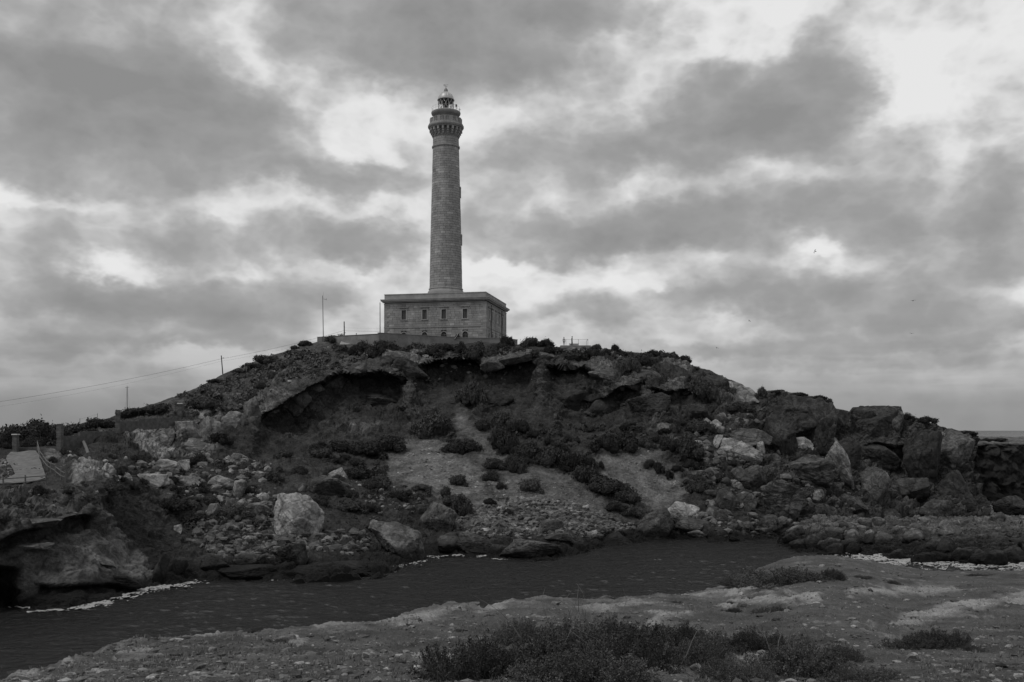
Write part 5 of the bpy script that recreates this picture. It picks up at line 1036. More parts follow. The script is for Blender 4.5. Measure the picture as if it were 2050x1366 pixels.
# ------------------------------------------------------------------ shrubs on the hill: rounded cushions of leaf clumps
def bush_mesh(name, seed, n=1500, lobes=9, leaf=.055, flat=1.0, core=True):
    R = np.random.default_rng(seed); C_ = []; r = []
    for k in range(lobes):
        a = R.uniform(0, 6.28); q = R.uniform(.05, .8) if k else 0; rr = R.uniform(.18, .40) * (1.25 if k == 0 else 1); C_.append((q * math.cos(a), q * math.sin(a), (.48 * (1 - q * q) * R.uniform(.7, 1.1)) * flat)); r.append(rr)
    C_ = np.array(C_); r = np.array(r); pick = R.integers(0, lobes, n)
    d = R.normal(size=(n, 3)); d /= np.linalg.norm(d, axis=1)[:, None]; d[:, 2] = np.where(d[:, 2] < -.4, -d[:, 2], d[:, 2])
    rad = r[pick] * (R.uniform(.55, 1.12, n) ** .7 + (R.random(n) < .12) * R.uniform(0, .5, n)); c = C_[pick] + d * rad[:, None] * np.array([1.1, 1.1, .95]); c[:, 2] = np.maximum(c[:, 2], -.15)
    nrm = d + R.normal(size=(n, 3)) * .55; nrm /= np.linalg.norm(nrm, axis=1)[:, None]
    u = np.cross(nrm, R.normal(size=(n, 3))); u /= np.linalg.norm(u, axis=1)[:, None]; v = np.cross(nrm, u); s = leaf * R.uniform(.5, 1.4, n)[:, None]
    V = np.stack([c - u * s, c + v * s * .55 + nrm * s * .2, c + u * s * 1.1, c - v * s * .55 + nrm * s * .2], 1).reshape(-1, 3); Q = np.arange(4 * n).reshape(n, 4)
    t = np.repeat(R.uniform(.7, 1.35, n), 4); fs = [Q]
    if core:
        for k in range(lobes):
            D, T = ico(2); W_ = D * (r[k] * .74) * (1 + .12 * R.normal(size=len(D)))[:, None] + C_[k]; fs.append(T + len(V)); V = np.r_[V, W_]; t = np.r_[t, np.full(len(W_), .75)]
    return raw_mesh(name, V, fs, {'tone': t}, False)
BUSH = [bush_mesh('bush', 40 + i, 2400, 10 + i % 5) for i in range(9)]
def bush(px, py, w, h, label, group=None, dark=1.0, on=hill, i=None, sink=.22):
    """py is where the shrub meets the ground"""
    b = on(px, py); s = b.y / F; o = link('bush', BUSH[(int(px) * 7 + int(py)) % 9 if i is None else i], M_B, color=dark)
    o.location = b - Vector((0, 0, h * s * sink)); o.scale = (w * s / 2 * (1.12 if py < 735 else 1.3), max(w, h) * s / 2 * 1.0, h * s * (1.05 + sink)); o.rotation_euler = (0, 0, r_.uniform(0, 6.28)) if abs(w - h) < .4 * h else (0, 0, r_.choice((0, math.pi)) + r_.uniform(-.25, .25))
    return tag(o, label, 'bush', group)
HB = [(665, 684, 40, 15, 'dark shrub clump right at the foot of the tall mast'), (682, 683, 16, 18, 'taller round shrub at the right end of the clump by the mast'), (770, 706, 60, 32, 'large dark bush under the left corner of the terrace wall'), (725, 708, 50, 30, 'spreading bush between the concrete slab and the wall corner bush'), (708, 714, 34, 18, 'low bush left of the spreading bush below the concrete slab'), (854, 684, 16, 12, 'small round bush hugging the terrace wall under the second window'), (872, 708, 52, 24, 'rounded bush on the cliff top below the second and third windows'), (917, 684, 18, 16, 'small tuft against the terrace wall under the tilted board'), (922, 712, 26, 28, 'narrow dark bush right of the rounded cliff top bush'), (955, 718, 64, 34, 'big black bush at the brow below the right corner of the building'), (985, 712, 40, 26, 'bush joined to the right side of the big black bush'), (1013, 692, 34, 24, 'spiky shrub by the right end of the terrace wall'), (1022, 688, 10, 18, 'thin upright sprig beside the spiky shrub'), (1005, 700, 30, 14, 'low shrub in front of the spiky shrub'),
      (1062, 694, 42, 22, 'domed dark bush on the skyline right of the lighthouse'), (1092, 694, 36, 18, 'second domed bush on the skyline, next towards the standing people'), (1050, 712, 60, 20, 'broad low bush below the domed skyline bushes'), (1112, 708, 50, 16, 'low bush under the two standing people'), (1150, 722, 70, 26, 'wide dark bush on the brow below the glass barrier'), (1185, 720, 54, 26, 'bush at the right end of the wide brow bush'), (1190, 702, 24, 8, 'flat scrub right of the glass barrier'), (1231, 708, 28, 22, 'cone shaped dark bush alone on the skyline'), (1246, 716, 34, 16, 'low bush trailing right of the cone shaped bush'), (1260, 752, 46, 40, 'hanging bush on the cliff below the cone shaped bush'), (1285, 738, 46, 28, 'dark bush on the ledge right of the hanging bush'), (1306, 718, 38, 16, 'wide low bush on the skyline between the cone and the two small domes'), (1347, 718, 16, 12, 'small skyline bush left of the sloping dome bush'), (1368, 728, 34, 16, 'sloping dome bush where the skyline begins to drop'), (1391, 742, 20, 10, 'flat scrub below the sloping dome bush'),
      (530, 728, 60, 20, 'dark wind shaped bush on the left skyline'), (505, 742, 46, 12, 'low part of bush trailing left of the wind shaped skyline bush'), (612, 692, 34, 12, 'bush on the skyline left of the mast'), (590, 700, 22, 10, 'small bush on the skyline further left of the mast'), (430, 766, 30, 8, 'low scrub on the skyline left of the leaning pole'), (365, 796, 24, 9, 'scrub on the skyline above the smallest pillar'), (480, 750, 30, 10, 'low scrub on the skyline right of the leaning pole'),
      (40, 884, 90, 38, 'large dark bush mass behind the first pillar at the far left'), (78, 880, 70, 42, 'tall rounded bush between the first two stone pillars'), (150, 868, 60, 30, 'dark bush behind the lowest step of the stone walls'), (110, 872, 60, 30, 'dark bush just behind the tallest pillar'), (5, 890, 50, 30, 'dark bush at the left picture edge beyond the path'), (200, 862, 60, 26, 'bush behind the second step of the stone walls'), (270, 838, 60, 18, 'bush behind the third step of the stone walls'), (320, 832, 60, 24, 'bush between the upper wall step and the skyline'), (400, 826, 70, 26, 'bush right of the smallest pillar'), (245, 860, 26, 10, 'dark shrub in front of the bare pillar'), (128, 908, 22, 20, 'shrub at the foot of the tallest pillar'), (150, 916, 28, 22, 'black shrub on the bank right of the tallest pillar'), (106, 925, 20, 14, 'shrub beside the wooden fence'), (200, 958, 30, 16, 'black shrub between the pale slabs and the first long boulder'), (160, 982, 60, 18, 'dark bush below the wooden fence corner'), (210, 985, 46, 16, 'dark low bush at the head of the left gully'), (75, 998, 34, 24, 'round bush below the lower wooden fence'), (48, 998, 16, 12, 'small bush left of the round bush below the fence'), (15, 1000, 16, 10, 'small bush at the left edge below the fence'), (140, 1003, 20, 10, 'small scrub on the promontory top'), (210, 1008, 20, 20, 'black bush on the promontory crest edge'),
      (870, 868, 80, 50, 'large dark bush at the head of the left scree fan'), (940, 806, 70, 54, 'large bush under the cliff high in the middle'), (905, 905, 40, 26, 'bush on the ridge of the left scree fan'), (935, 902, 56, 30, 'dark bush right of the left scree fan head'), (968, 862, 40, 26, 'small bush above the strip of pale debris'), (1005, 850, 50, 36, 'bush at the cliff foot right of the pale debris'), (1010, 900, 60, 46, 'dark bush in the gully between the scree fans, upper'), (1040, 870, 44, 28, 'bush under the middle of the cliff'), (1060, 920, 64, 44, 'dark bush midway down the gully between the scree fans'), (990, 938, 50, 24, 'bush at the left edge of the middle gully'), (1030, 942, 46, 40, 'tall bush where the gully meets the middle scree'), (1105, 928, 70, 40, 'rounded bush lower down the gully'), (1150, 935, 66, 44, 'big bush in the gully above the right scree'), (1175, 965, 70, 46, 'very dark bush at the narrowest of the gully'), (1210, 905, 60, 36, 'bush left of the right scree head'), (1250, 900, 70, 40, 'wide dark bush over the right scree'), (1290, 898, 40, 24, 'bush at the apex of the right scree'), (1335, 900, 50, 36, 'black bush right of the right scree apex'), (1375, 915, 60, 44, 'black bush left of the large pale faced boulder'), (1215, 985, 70, 28, 'bush low in the gully'), (1250, 1005, 60, 30, 'dark bush at the lower right of the gully'), (1230, 1022, 46, 20, 'paler cushion bush at the bottom of the gully'), (1262, 1032, 50, 24, 'cushion bush above the sloping dark boulder'), (1300, 936, 26, 18, 'small bush in the middle of the right scree'), (1318, 945, 24, 26, 'small slanting bush on the right scree'), (1340, 958, 22, 20, 'small bush low on the right scree'), (1350, 870, 30, 22, 'bush right of the pale arc of bare ground'),
      (917, 973, 36, 26, 'round black bush on the lower left scree fan'), (892, 995, 34, 28, 'black bush below the round one on the left scree'), (905, 1012, 40, 26, 'dark bush above the tall dark boulder'), (925, 1030, 50, 46, 'dark bush between the tall dark boulder and the shingle'), (985, 962, 36, 20, 'low dark bush on the middle scree left side'), (1002, 978, 24, 14, 'small dark bush under the low one on the middle scree'), (1062, 984, 46, 32, 'round black bush in the middle of the middle scree'), (980, 1012, 26, 16, 'small bush at the top of the shingle'), (1016, 1030, 24, 16, 'bush inside the shingle'), (845, 985, 40, 14, 'flat bush at the bottom left of the left scree fan'), (780, 905, 70, 36, 'dark bush left of the left scree fan'), (735, 915, 70, 36, 'dark bush in the hollow under the cave'), (680, 905, 60, 28, 'bush on the talus under the left cave'), (645, 915, 46, 22, 'bush on the lower talus left'), (720, 960, 60, 30, 'dark bush in the gully right of the pale topped crag'), (760, 980, 60, 26, 'dark bush further down the gully right of the crag'), (800, 998, 60, 18, 'low bush at the bottom of the gully beside the scree'), (570, 925, 40, 20, 'dark bush above the left rockfall'), (600, 950, 36, 18, 'bush left of the large dark boulder'), (545, 965, 40, 20, 'dark bush in the left rockfall'), (420, 1010, 36, 20, 'dark bush amid the left rockfall stones'), (400, 935, 36, 22, 'bush under the right end of the pale outcrop'), (285, 925, 36, 24, 'bush below the left end of the pale outcrop'), (440, 890, 46, 26, 'bush against the pale outcrop'), (340, 1020, 60, 22, 'dark bush on the left bank'), (400, 1045, 70, 24, 'long dark bush on the left bank above the small white boulder'), (470, 1038, 50, 26, 'dark bush in the hollow left of the largest pale boulder'), (640, 1012, 40, 20, 'bush behind the largest pale boulder'), (700, 1025, 60, 24, 'bush right of the largest pale boulder'), (740, 1030, 40, 20, 'bush above the hump backed boulder'),
      (1450, 790, 40, 24, 'dark scrub left of the pale sloping slab'), (1400, 800, 60, 40, 'dark scrub under the drop of the skyline'), (1470, 830, 60, 20, 'scrub under the pale sloping slab'), (1400, 860, 50, 26, 'scrub above the small pale stone'), (1522, 800, 20, 20, 'dark bush in the notch left of the cliff top'), (1560, 790, 30, 8, 'scrub on the flat cliff top'), (1600, 796, 30, 8, 'scrub in the middle of the flat cliff top'), (1640, 802, 30, 10, 'scrub at the right end of the flat cliff top'), (1660, 808, 14, 12, 'bush on the right corner of the flat cliff top'), (1816, 842, 30, 16, 'bush right of the square crag on the right skyline'), (1850, 852, 36, 14, 'low bush on the right skyline before the sea cliff'), (1685, 852, 40, 14, 'low scrub between the two cliff tops'), (1940, 872, 26, 8, 'scrub on the outer edge of the sea cliff'), (1435, 965, 46, 24, 'dark bush beside the right scree foot'), (1400, 990, 50, 26, 'dark bush left of the pointed boulder'), (1380, 935, 36, 20, 'bush on the edge of the right scree')]
for x_, w_, l_ in FARB: bush(x_, 884, w_, 8, l_, on=lambda a, b: Vector(at(a, b, 224)))
for x, y, w, h, l in HB: bush(x, y, w, h, l, dark=r_.choice((.7, .85, 1.0, 1.25, 1.6, 2.1)))
# smaller scrub on the hill: the next largest as things, the rest as undergrowth
sv, sf, st_, sb = [], [], [], 0
SZ = [('left skyline slope', [(290, 835), (420, 775), (600, 700), (760, 705), (700, 735), (600, 765), (500, 800), (440, 845), (380, 842)], 420, (5, 17)), ('cliff band', [(640, 850), (900, 790), (1200, 840), (1480, 850), (1400, 740), (1200, 720), (850, 720)], 34, (5, 16)), ('gullies between the screes', [(620, 890), (800, 880), (1000, 850), (1380, 860), (1400, 990), (1240, 1030), (1000, 930), (830, 1010), (640, 1000)], 260, (6, 24)), ('left bank', [(180, 920), (420, 910), (560, 940), (560, 1040), (400, 1080), (240, 1000)], 190, (5, 20)), ('shore rocks', [(420, 1030), (740, 1000), (880, 1020), (740, 1080), (480, 1100)], 110, (4, 14)), ('right rockfall', [(1380, 820), (1700, 840), (1720, 960), (1400, 1000)], 140, (5, 20)), ('cliff top', [(640, 700), (900, 696), (1360, 715), (1380, 738), (1100, 712), (760, 718)], 150, (6, 20)), ('promontory', [(0, 985), (190, 985), (200, 1020), (0, 1050)], 70, (4, 14)), ('hidden far left', [(0, 880), (240, 868), (200, 890), (0, 900)], 40, (10, 30))]
SC = []
for zi, (zn, poly, n, (a, b)) in enumerate(SZ):
    p = np.array(poly, float); lo, hi = p.min(0), p.max(0); k = 0
    while k < n:
        for x, y in rng.uniform(lo, hi, (60, 2)):
            if k < n and inpoly(np.array([x]), np.array([y]), poly, .01)[0] > .5 and hill_mask(scree, x, y) < .4:
                SC.append((a + (b - a) * rng.random() ** 2, x, y, zi)); k += 1
SC.sort(key=lambda t: -t[0]); nb_left = 292 - len(HB) - 8
SMALLB = [bush_mesh('bush', 80 + i, 420, 6, .11, 1.0, True) for i in range(4)]
raws = []
for i in range(3):
    R = np.random.default_rng(900 + i); n = 46; d = R.normal(size=(n, 3)); d /= np.linalg.norm(d, axis=1)[:, None]; d[:, 2] = np.abs(d[:, 2]); c = d * R.uniform(.55, 1, n)[:, None]; u = np.cross(d, R.normal(size=(n, 3))); u /= np.linalg.norm(u, axis=1)[:, None]; v = np.cross(d, u); s = .34
    raws.append((np.stack([c - u * s, c + v * s * .6 + d * .1, c + u * s, c - v * s * .6 + d * .1], 1).reshape(-1, 3), np.arange(4 * n).reshape(n, 4), np.repeat(R.uniform(.6, 1.4, n), 4)))
used = 0
for s, x, y, zi in SC:
    w, h = s * rng.uniform(1.0, 1.6), s * rng.uniform(.55, .85)
    if used < nb_left:
        g_ = f'small dark shrubs of the {SZ[zi][0]}'
        o = bush(x, y, w, h, one_label(f"{'low' if h < .5 * w else 'rounded'} {'large' if s > 19 else 'middling' if s > 14.5 else 'small'} shrub {where(x, y)}"), g_, r_.choice((.7, .9, 1.1, 1.5)) * (1.7 if zi == 0 else 1)); o.data = SMALLB[used % 4] if s < 15 else o.data
        if not len(o.data.materials): o.data.materials.append(M_B)
        CHK.append(o); used += 1
    else:
        b = np.array(hill(x, y)); k = b[1] / F; V, Q, t = raws[used % 3 if False else int(x) % 3]
        a = rng.uniform(0, 6.28); Rm = np.array([[math.cos(a), -math.sin(a), 0], [math.sin(a), math.cos(a), 0], [0, 0, 1]])
        sv.append((V @ Rm.T) * np.array([w / 2, w / 2, h]) * k + b); sf.append(Q + sb); sb += len(V); st_.append(t * rng.uniform(.8, 1.9) * (2.0 if zi == 0 else 1))
o = link('undergrowth', raw_mesh('undergrowth', np.concatenate(sv), np.concatenate(sf), {'tone': np.concatenate(st_)}, False), M_B, color=1.0)
tag(o, 'low dark scrub and herbs covering the slopes of the hill', 'undergrowth', kind='stuff')

finish_labels(CHK)
# ------------------------------------------------------------------ heath in front: thin upright stems set with tiny leaves
def heath_mesh(name, seed, nst=420, leaves=60, dome=.55):
    R = np.random.default_rng(seed); V, Fs, T = [], [], []; nv = 0
    lv, lq, lt = [], [], []
    CL = [(R.uniform(-.7, .7), R.uniform(-.6, .6), R.uniform(.65, 1.08), R.uniform(.7, 1.35)) for _ in range(11)]
    for k in range(nst):
        c_ = CL[k % 11]; a = R.uniform(0, 6.28); q = math.sqrt(R.random()); base = np.array([c_[0] + .1 * q * math.cos(a), c_[1] + .1 * q * math.sin(a), -.05])
        rr_ = math.hypot(c_[0], c_[1]); hgt = c_[2] * (1 - dome * rr_ * rr_ / .9) * (1 - .55 * q * q) * R.uniform(.75, 1.05)
        tip = np.array([math.cos(a) * q * .42 + c_[0] * .25, math.sin(a) * q * .42 + c_[1] * .25, hgt]); ct = c_[3]
        P = np.stack([base + tip * np.array([t ** .8, t ** .8, t ** 1.1]) + R.normal(size=3) * np.array([.03, .03, .01]) * t for t in (0, .35, .7, 1.0)]); r0 = .010
        n = 3
        for j, p in enumerate(P):
            rr = r0 * (1 - .75 * j / 3)
            for m_ in range(n): V.append(p + np.array([math.cos(m_ * 2.09), math.sin(m_ * 2.09), 0]) * rr)
        for j in range(3):
            for m_ in range(n): Fs.append((nv + j * n + m_, nv + j * n + (m_ + 1) % n, nv + (j + 1) * n + (m_ + 1) % n, nv + (j + 1) * n + m_))
        T += [1.3] * (4 * n); nv += 4 * n
        t = 1.03 - R.random(leaves) ** 1.5 * .75; c = np.stack([np.interp(t, (0, .35, .7, 1.0), P[:, i]) for i in range(3)], 1) + R.normal(size=(leaves, 3)) * .022
        d = R.normal(size=(leaves, 3)) * .7 + np.array([0, 0, .8]); d /= np.linalg.norm(d, axis=1)[:, None]; w = np.cross(d, R.normal(size=(leaves, 3))); w /= np.linalg.norm(w, axis=1)[:, None]; s = R.uniform(.02, .05, leaves)[:, None]
        lv.append(np.stack([c, c + d * s * .5 + w * s * .28, c + d * s, c + d * s * .5 - w * s * .28], 1).reshape(-1, 3)); lt.append(np.repeat(ct * R.uniform(.6, 1.5, leaves), 4))
    L = np.concatenate(lv); Vv = np.r_[np.array(V), L]; Q = np.r_[np.array(Fs), np.arange(len(L)).reshape(-1, 4) + nv]; 
    return raw_mesh(name, Vv, Q, {'tone': np.r_[np.array(T), np.concatenate(lt)]}, False)
HEATH = [heath_mesh('heath_bush', 60 + i, 430, 64, (.55, .4, .65, .5)[i]) for i in range(4)]
def twigs(parent, n, h, seed):
    R = random.Random(seed)
    for k in range(n):
        mb = MB()
        a = R.uniform(0, 6.28); p = Vector((R.uniform(-.55, .55), R.uniform(-.5, .5), .15)); d = Vector((math.cos(a) * .5, math.sin(a) * .3, R.uniform(.5, 1))).normalized()
        for j in range(5):
            q = p + d * h * .25; mb.tube(p, q, .012 * (1 - j * .17), .012 * (1 - (j + 1) * .17), n=4, cap=False)
            if j > 1:
                e = (d + Vector((R.gauss(0, .7), R.gauss(0, .7), R.gauss(0, .4)))).normalized(); mb.tube(q, q + e * h * .25, .006, .003, n=3, cap=False)
            p = q; d = (d + Vector((R.gauss(0, .35), R.gauss(0, .35), R.gauss(0, .25)))).normalized()
        mb.build('bare_twig', M_TWIG, parent)
def heath(px, py, w, h, label, dark=1.0, tw=0, i=0, group=None, dy=.8):
    b = ground(px, py); s = b.y / F; o = link('heath_bush', HEATH[i % 4], M_FB, color=dark); o.location = b - Vector((0, 0, .03)); o.scale = (w * s / 2 * .92, w * s / 2 * dy * .9, h * s * 1.08); o.rotation_euler = (0, 0, r_.choice((0, math.pi)) + r_.uniform(-.3, .3))
    tag(o, label, 'bush', group)
    if tw: twigs(o, tw, 1.0, int(px))
FH = [(960, 1352, 220, 110, 'dark left end of the big heath thicket at the bottom centre', .75, 0), (1090, 1335, 300, 110, 'broad left middle part of the heath thicket at the bottom', .9, 2), (1190, 1300, 240, 84, 'grey twiggy heath bush at the back of the thicket with dead branches', 1.5, 9), (1290, 1345, 260, 110, 'central dark mass of the bottom heath thicket', .8, 3), (1150, 1372, 280, 100, 'front low part of the bottom heath thicket', .9, 0), (1060, 1290, 130, 62, 'thin greyish heath at the upper left of the thicket', 1.4, 0), (1350, 1300, 150, 62, 'dark heath hollow between the thicket and the right bush', .6, 4), (1420, 1325, 170, 80, 'bushy right shoulder of the bottom heath thicket', .9, 3), (1500, 1310, 140, 58, 'dark bush behind the lowest right heath', .8, 0), (1560, 1352, 240, 92, 'large grey green heath bush at the bottom right of the thicket', 1.3, 6), (1480, 1368, 150, 60, 'front heath bush beside the pale stones', 1.0, 2), (1680, 1330, 120, 44, 'small dark heath right of the large grey green bush', .8, 0), (1700, 1362, 200, 40, 'low flat heath at the bottom edge right of the thicket', .9, 0), (1815, 1297, 130, 44, 'left half of the dark bush beside the diagonal slab', .85, 0), (1890, 1294, 120, 48, 'right half of the dark bush beside the diagonal slab', .7, 0), (1940, 1296, 70, 18, 'thin low tail of the bush beside the diagonal slab', .8, 0), (1580, 1170, 180, 42, 'wide dark bush on the far crest of the stony ground', .9, 0), (1650, 1160, 80, 30, 'rounded right end of the wide crest bush', .7, 0), (1500, 1176, 110, 24, 'low left part of the wide crest bush', 1.0, 0), (1787, 1168, 40, 14, 'small dark cushion on the crest right of the wide bush', .8, 0), (1720, 1156, 50, 10, 'flat scrub on the crest between the wide bush and the small cushion', .9, 0), (1462, 1222, 44, 16, 'small dark bush left of the upright one on the pale slabs', .7, 0), (1548, 1226, 90, 26, 'upright twiggy bush standing on the pale slabs', 1.0, 1), (1462, 1208, 30, 9, 'tiny bush behind the small dark bush on the slabs', .8, 0), (560, 1287, 56, 13, 'low dark bush under the rounded stone at the left', .8, 0), (372, 1282, 42, 10, 'low dark bush on the left crest edge', .8, 0), (306, 1288, 36, 10, 'left one of the two low bushes on the left crest', .8, 0), (515, 1262, 60, 9, 'flat dark scrub on the crest left of centre', .9, 0), (432, 1308, 34, 9, 'small dark scrub on the left slope', .7, 0), (175, 1317, 16, 9, 'tiny dark shrub at the far left crest', .6, 0), (909, 1260, 46, 9, 'small dark mat left of the heath thicket', .7, 0), (980, 1232, 40, 6, 'thin dark scrub on the crest at the centre', .7, 0), (1835, 1236, 60, 8, 'dark scrub line above the diagonal slab', .7, 0), (1357, 1208, 30, 8, 'small scrub beside the pale crest rock', .8, 0), (1970, 1152, 60, 8, 'dark scrub on the far crest at the right', .9, 0)]
for i, (x, y, w, h, l, dk, tw) in enumerate(FH): heath(x, y, w, h, l, dk, tw, i)
# stones on the near ground
GS = [(1435, 1321, 12, 9, .34, 'smooth white stone lying alone below the heath thicket'), (1390, 1335, 18, 12, .24, 'pale stone at the right foot of the central heath mass'), (1378, 1322, 12, 20, .24, 'upright pale splinter of stone beside the heath'), (575, 1279, 42, 14, .24, 'rounded pale stone above the low dark bush at the left'), (266, 1316, 76, 16, .26, 'long pale slab stone on the far left slope'), (945, 1209, 32, 8, .24, 'flat overhanging stone on the crest at centre'), (1066, 1204, 14, 6, .26, 'small pale stone on the centre crest'), (1030, 1205, 12, 8, .12, 'dark knob of rock on the centre crest'), (1215, 1196, 36, 10, .15, 'grey hump of rock on the crest right of centre'), (810, 1317, 40, 14, .2, 'low ledge stone left of the heath thicket'), (1486, 1209, 22, 10, .3, 'pale stone beside the small dark bush on the slabs'), (1668, 1316, 34, 14, .2, 'pale stone half under the right heath bush'), (1990, 1282, 18, 8, .26, 'pale stone right of the dark bush beside the slab'), (1700, 1340, 20, 10, .2, 'grey stone at the bottom right'), (1520, 1345, 14, 7, .24, 'small stone in front of the heath thicket'), (130, 1328, 22, 9, .26, 'pale stone on the left crest tip')]
for i, (x, y, w, h, t, l) in enumerate(GS):
    o = boulder(x, y, w, h, t * .85, l, r_.uniform(-8, 8), ROCKS[i % 12], on=lambda a, b: ground(a, b), sink=.35); o.name = 'stone'; o['category'] = 'stone'
pv, pf, pt, pb_ = [], [], [], 0
D1, T1 = ico(1)
for k in range(16000):
    x = rng.uniform(-60, 2110); e = float(pl(EDGE, x)); u = rng.random(); y = e + 4 + (1395 - e) * u ** .8
    if y < e + 3: continue
    b = np.array(ground(x, y)); s = b[1] / F; sz = min(.005 + .008 * rng.pareto(2.3), .05) * (.7 + b[1] / 30); 
    V = D1 * (1 + .22 * rng.normal(size=(len(D1), 1))) * sz * rng.uniform([.8, .8, .4], [1.4, 1.4, .8]) + b + np.array([0, 0, sz * .15])
    pv.append(V); pf.append(T1 + pb_); pb_ += len(V); pt.append(np.full(len(V), .14 * math.exp(rng.normal(0, .5))))
tag(link('pebbles', raw_mesh('pebbles', np.concatenate(pv), np.concatenate(pf), {'alb': np.minimum(np.concatenate(pt), .4)}, False), M_G), 'loose pebbles and chips of stone over the near ground', 'pebbles', kind='stuff')
gv, gq, gt, gb_ = [], [], [], 0
for k in range(5200):
    x = rng.uniform(-60, 2110); e = float(pl(EDGE, x)); y = e + 3 + (1390 - e) * rng.random() ** .85
    cl = pnoise(np.array([[x * .012, y * .035, 3.0]]))[0]
    if cl < -.05: continue
    b = np.array(ground(x, y)); hh = rng.uniform(.02, .05) * (.7 + b[1] / 30); n = 7
    for j in range(n):
        a = rng.uniform(0, 6.28); d = np.array([math.cos(a), math.sin(a), 0]) * hh * rng.uniform(.2, .8); w = np.array([-math.sin(a), math.cos(a), 0]) * hh * .09; p = b + d * .3
        gv.append(np.stack([p - w, p + w, p + d + np.array([0, 0, hh])])); gq.append(np.arange(3)[None] + gb_); gb_ += 3; gt.append(np.full(3, rng.uniform(1.2, 3.0)))
o = link('dry_grass', raw_mesh('dry_grass', np.concatenate(gv), np.concatenate(gq), {'tone': np.concatenate(gt)}, False), M_FB, color=1.3); tag(o, 'short dry grass and herbs between the stones of the near ground', 'grass', kind='stuff')

# ------------------------------------------------------------------ people and gulls
def skinned(name, pts, edges, mats, pick):
    me = bpy.data.meshes.new(name); me.from_pydata([p[:3] for p in pts], edges, []); o = bpy.data.objects.new(name, me); C.objects.link(o)
    sk = o.modifiers.new('s', 'SKIN'); su = o.modifiers.new('u', 'SUBSURF'); su.levels = 2; su.render_levels = 2
    for v, p in zip(me.skin_vertices[0].data, pts): v.radius = (p[3], p[3] * (p[4] if len(p) > 4 else 1))
    me.skin_vertices[0].data[0].use_root = True
    ev = o.evaluated_get(bpy.context.evaluated_depsgraph_get()); m2 = bpy.data.meshes.new_from_object(ev); bpy.data.objects.remove(o)
    for m_ in mats: m2.materials.append(m_)
    for f in m2.polygons: f.use_smooth = True; f.material_index = pick(f.center)
    return m2
def person(label, loc, rz, top, bottom, hair, stride=.12, h=1.72, bend=0.0, sit=False):
    k = h / 1.75
    pts = [(0, 0, .95, .15, .75), (0, 0, 1.15, .14, .75), (0, bend * .3, 1.38, .17, .6), (0, bend * .6, 1.5, .06), (0, bend * .9, 1.56, .07), (0, bend, 1.66, .105, 1.1),
           (-.2, bend * .4, 1.42, .06), (-.26, .02, 1.15, .045), (-.24, .1, .9, .035), (-.24, .13, .82, .04), (.2, bend * .4, 1.42, .06), (.26, -.03, 1.15, .045), (.25, .04, .9, .035), (.25, .08, .82, .04),
           (-.09, stride * .3, .86, .1), (-.1, stride * .9, .5, .07), (-.1, stride, .1, .045), (-.1, stride + .14, .03, .04), (.09, -stride * .3, .86, .1), (.1, -stride * .5, .5, .07), (.1, -stride * 1.3, .1, .045), (.1, -stride * 1.3 + .14, .03, .04)]
    pts = [(p[0] * k, p[1] * k, p[2] * k) + tuple(q * k if i == 0 else q for i, q in enumerate(p[3:])) for p in pts]
    ed = [(0, 1), (1, 2), (2, 3), (3, 4), (4, 5), (2, 6), (6, 7), (7, 8), (8, 9), (2, 10), (10, 11), (11, 12), (12, 13), (0, 14), (14, 15), (15, 16), (16, 17), (0, 18), (18, 19), (19, 20), (20, 21)]
    m2 = skinned('person', pts, ed, [M_SKIN, top, bottom], lambda c: 2 if c.z < .95 * k and abs(c.x) < .2 * k else 1 if .95 * k <= c.z < 1.5 * k or (c.z > 1.05 * k and abs(c.x) > .17 * k) else 0)
    o = link('person', m2); o.location = loc; o.rotation_euler = (0, 0, rz); tag(o, label, 'person')
    V, T = ico(2); V = V * np.array([.105, .125, .12]) * k * np.where(V[:, 2:3] < -.35, .8, 1); hm = raw_mesh('hair', V + np.array([0, bend - .02, 1.69 * k]), T)
    link('hair', hm, hair, o); return o
p1, p2 = W3(1129, 690, 191.8), W3(1145, 689, 191.6)
person('woman in a pale top standing left of the dark clothed man', (p1.x, 191.8, pa.z), math.radians(200), M_CL2, M_GREY, M_CL1, .05, 1.66)
person('man in dark clothes standing on the platform in front of the glass barrier', (p2.x, 191.6, pa.z), math.radians(-80), M_CL1, M_CL1, M_CL1, .14, 1.78, .05)
p3 = W3(712.5, 668.5, 191); person('person with only head and shoulders showing over the left terrace wall', (p3.x, 191.5, W3(712, 668, 191.5).z - 1.7), math.radians(170), M_CL1, M_CL1, M_CL1, .05, 1.7)
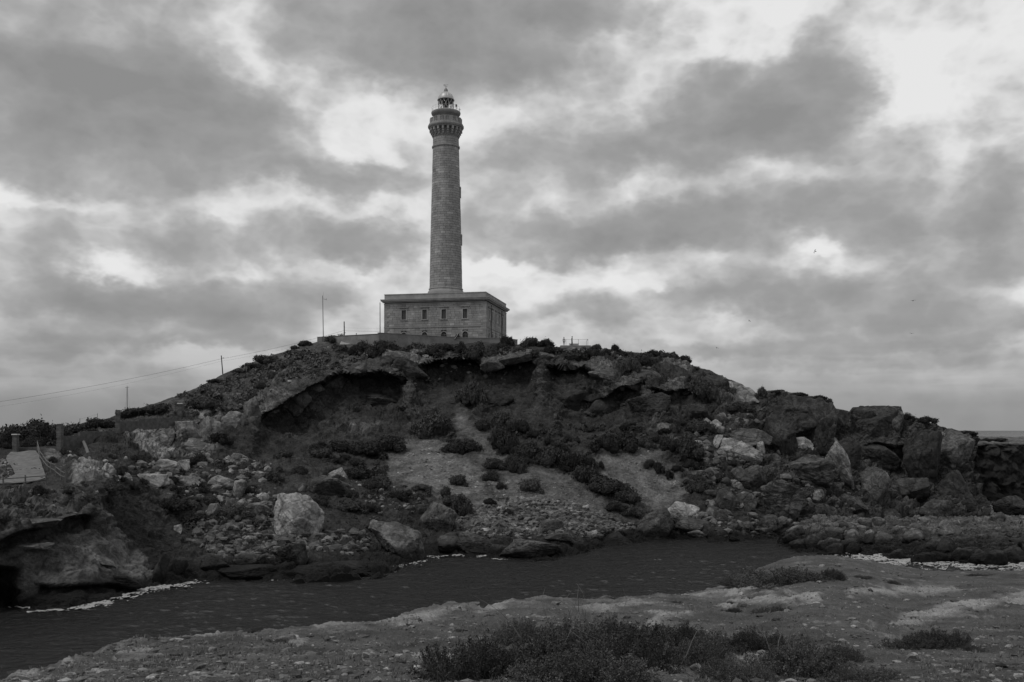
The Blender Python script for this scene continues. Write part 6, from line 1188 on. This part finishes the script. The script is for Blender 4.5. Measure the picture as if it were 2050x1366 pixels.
def gull(label, px, py, Y, span, roll, head, flap, m):
    b = W3(px, py, Y); o = thing('gull', label, 'bird', b, head, None); o.rotation_euler = (0, roll, head)
    k = span / 2; mb = MB(); mb.lathe([(.001, -.32), (.035, -.28), (.075, -.1), (.08, .02), (.055, .14), (.05, .2), (.035, .26), (.008, .31)], 10, cap=False)
    me = mb.mesh('body', True); me.transform(Matrix.Rotation(math.radians(90), 4, 'X')); link('body', me, m, o)
    for s_ in (-1, 1):
        P = [(.05, .09), (.35, .16), (.62, .02), (1.0, -.14)]; ch = [.16, .17, .12, .02]; zz_ = [0, flap * .22, flap * .26, flap * .1]; v = []
        for (a, q), c_, z_ in zip(P, ch, zz_):
            for th in (.012, -.012): v += [(s_ * a * k, q, z_ + th), (s_ * a * k, q - c_ * 1.2, z_ + th * .4)]
        f = []
        for j in range(3):
            e = j * 4; f += [(e, e + 4, e + 5, e + 1), (e + 2, e + 3, e + 7, e + 6), (e, e + 2, e + 6, e + 4), (e + 1, e + 5, e + 7, e + 3)]
        f.append((12, 14, 15, 13)); w = MB(); w.add(v, f); w.build('wing', m, o)
    t = MB(); t.add([(-.04, -.26, .0), (.04, -.26, .0), (.09, -.42, .01), (-.09, -.42, .01), (-.04, -.26, -.02), (.04, -.26, -.02), (.09, -.42, -.0), (-.09, -.42, -.0)], [(3, 2, 1, 0), (4, 5, 6, 7), (0, 1, 5, 4), (1, 2, 6, 5), (2, 3, 7, 6), (3, 0, 4, 7)]); t.build('tail', m, o)
    return o
gull('dark gull banking with wings spread, highest of the birds in the right sky', 1632, 504, 230, 1.35, math.radians(-58), .5, 1.0, M_BLK)
gull('gull gliding level with long thin wings at the far right', 1828, 602.5, 245, 1.5, math.radians(-8), .15, .7, M_BLK)
gull('small distant gull in the sky above the right hillside', 1500, 643, 300, 1.1, math.radians(30), .6, .9, M_BLK)
gull('lowest gull at the far right, gliding just above the cloud bands', 1825, 668, 290, 1.4, math.radians(5), -.1, .4, M_BLK)
gull('gull near the dropping right skyline in front of a bright cloud gap', 1435, 697, 280, 1.2, math.radians(18), .3, .8, M_BLK)
b = W3(1029, 1089, 120); o = thing('gull', 'white gull perched on the left end of the ridge backed water rock', 'bird', b - Vector((0, 0, .02)))
mb = MB(); mb.lathe([(.004, -.3), (.04, -.24), (.095, -.08), (.1, .05), (.06, .16), (.055, .2), (.058, .25), (.03, .31), (.008, .36)], 12, cap=False); me = mb.mesh('body', True); me.transform(Matrix.Translation((0, 0, .28)) @ Matrix.Rotation(math.radians(35), 4, 'X')); link('body', me, M_GULL, o)
for s_ in (-.04, .04): mb = MB(); mb.tube((s_, 0, -.1), (s_, .01, .2), .012, n=5); mb.build('leg', M_GREY, o)
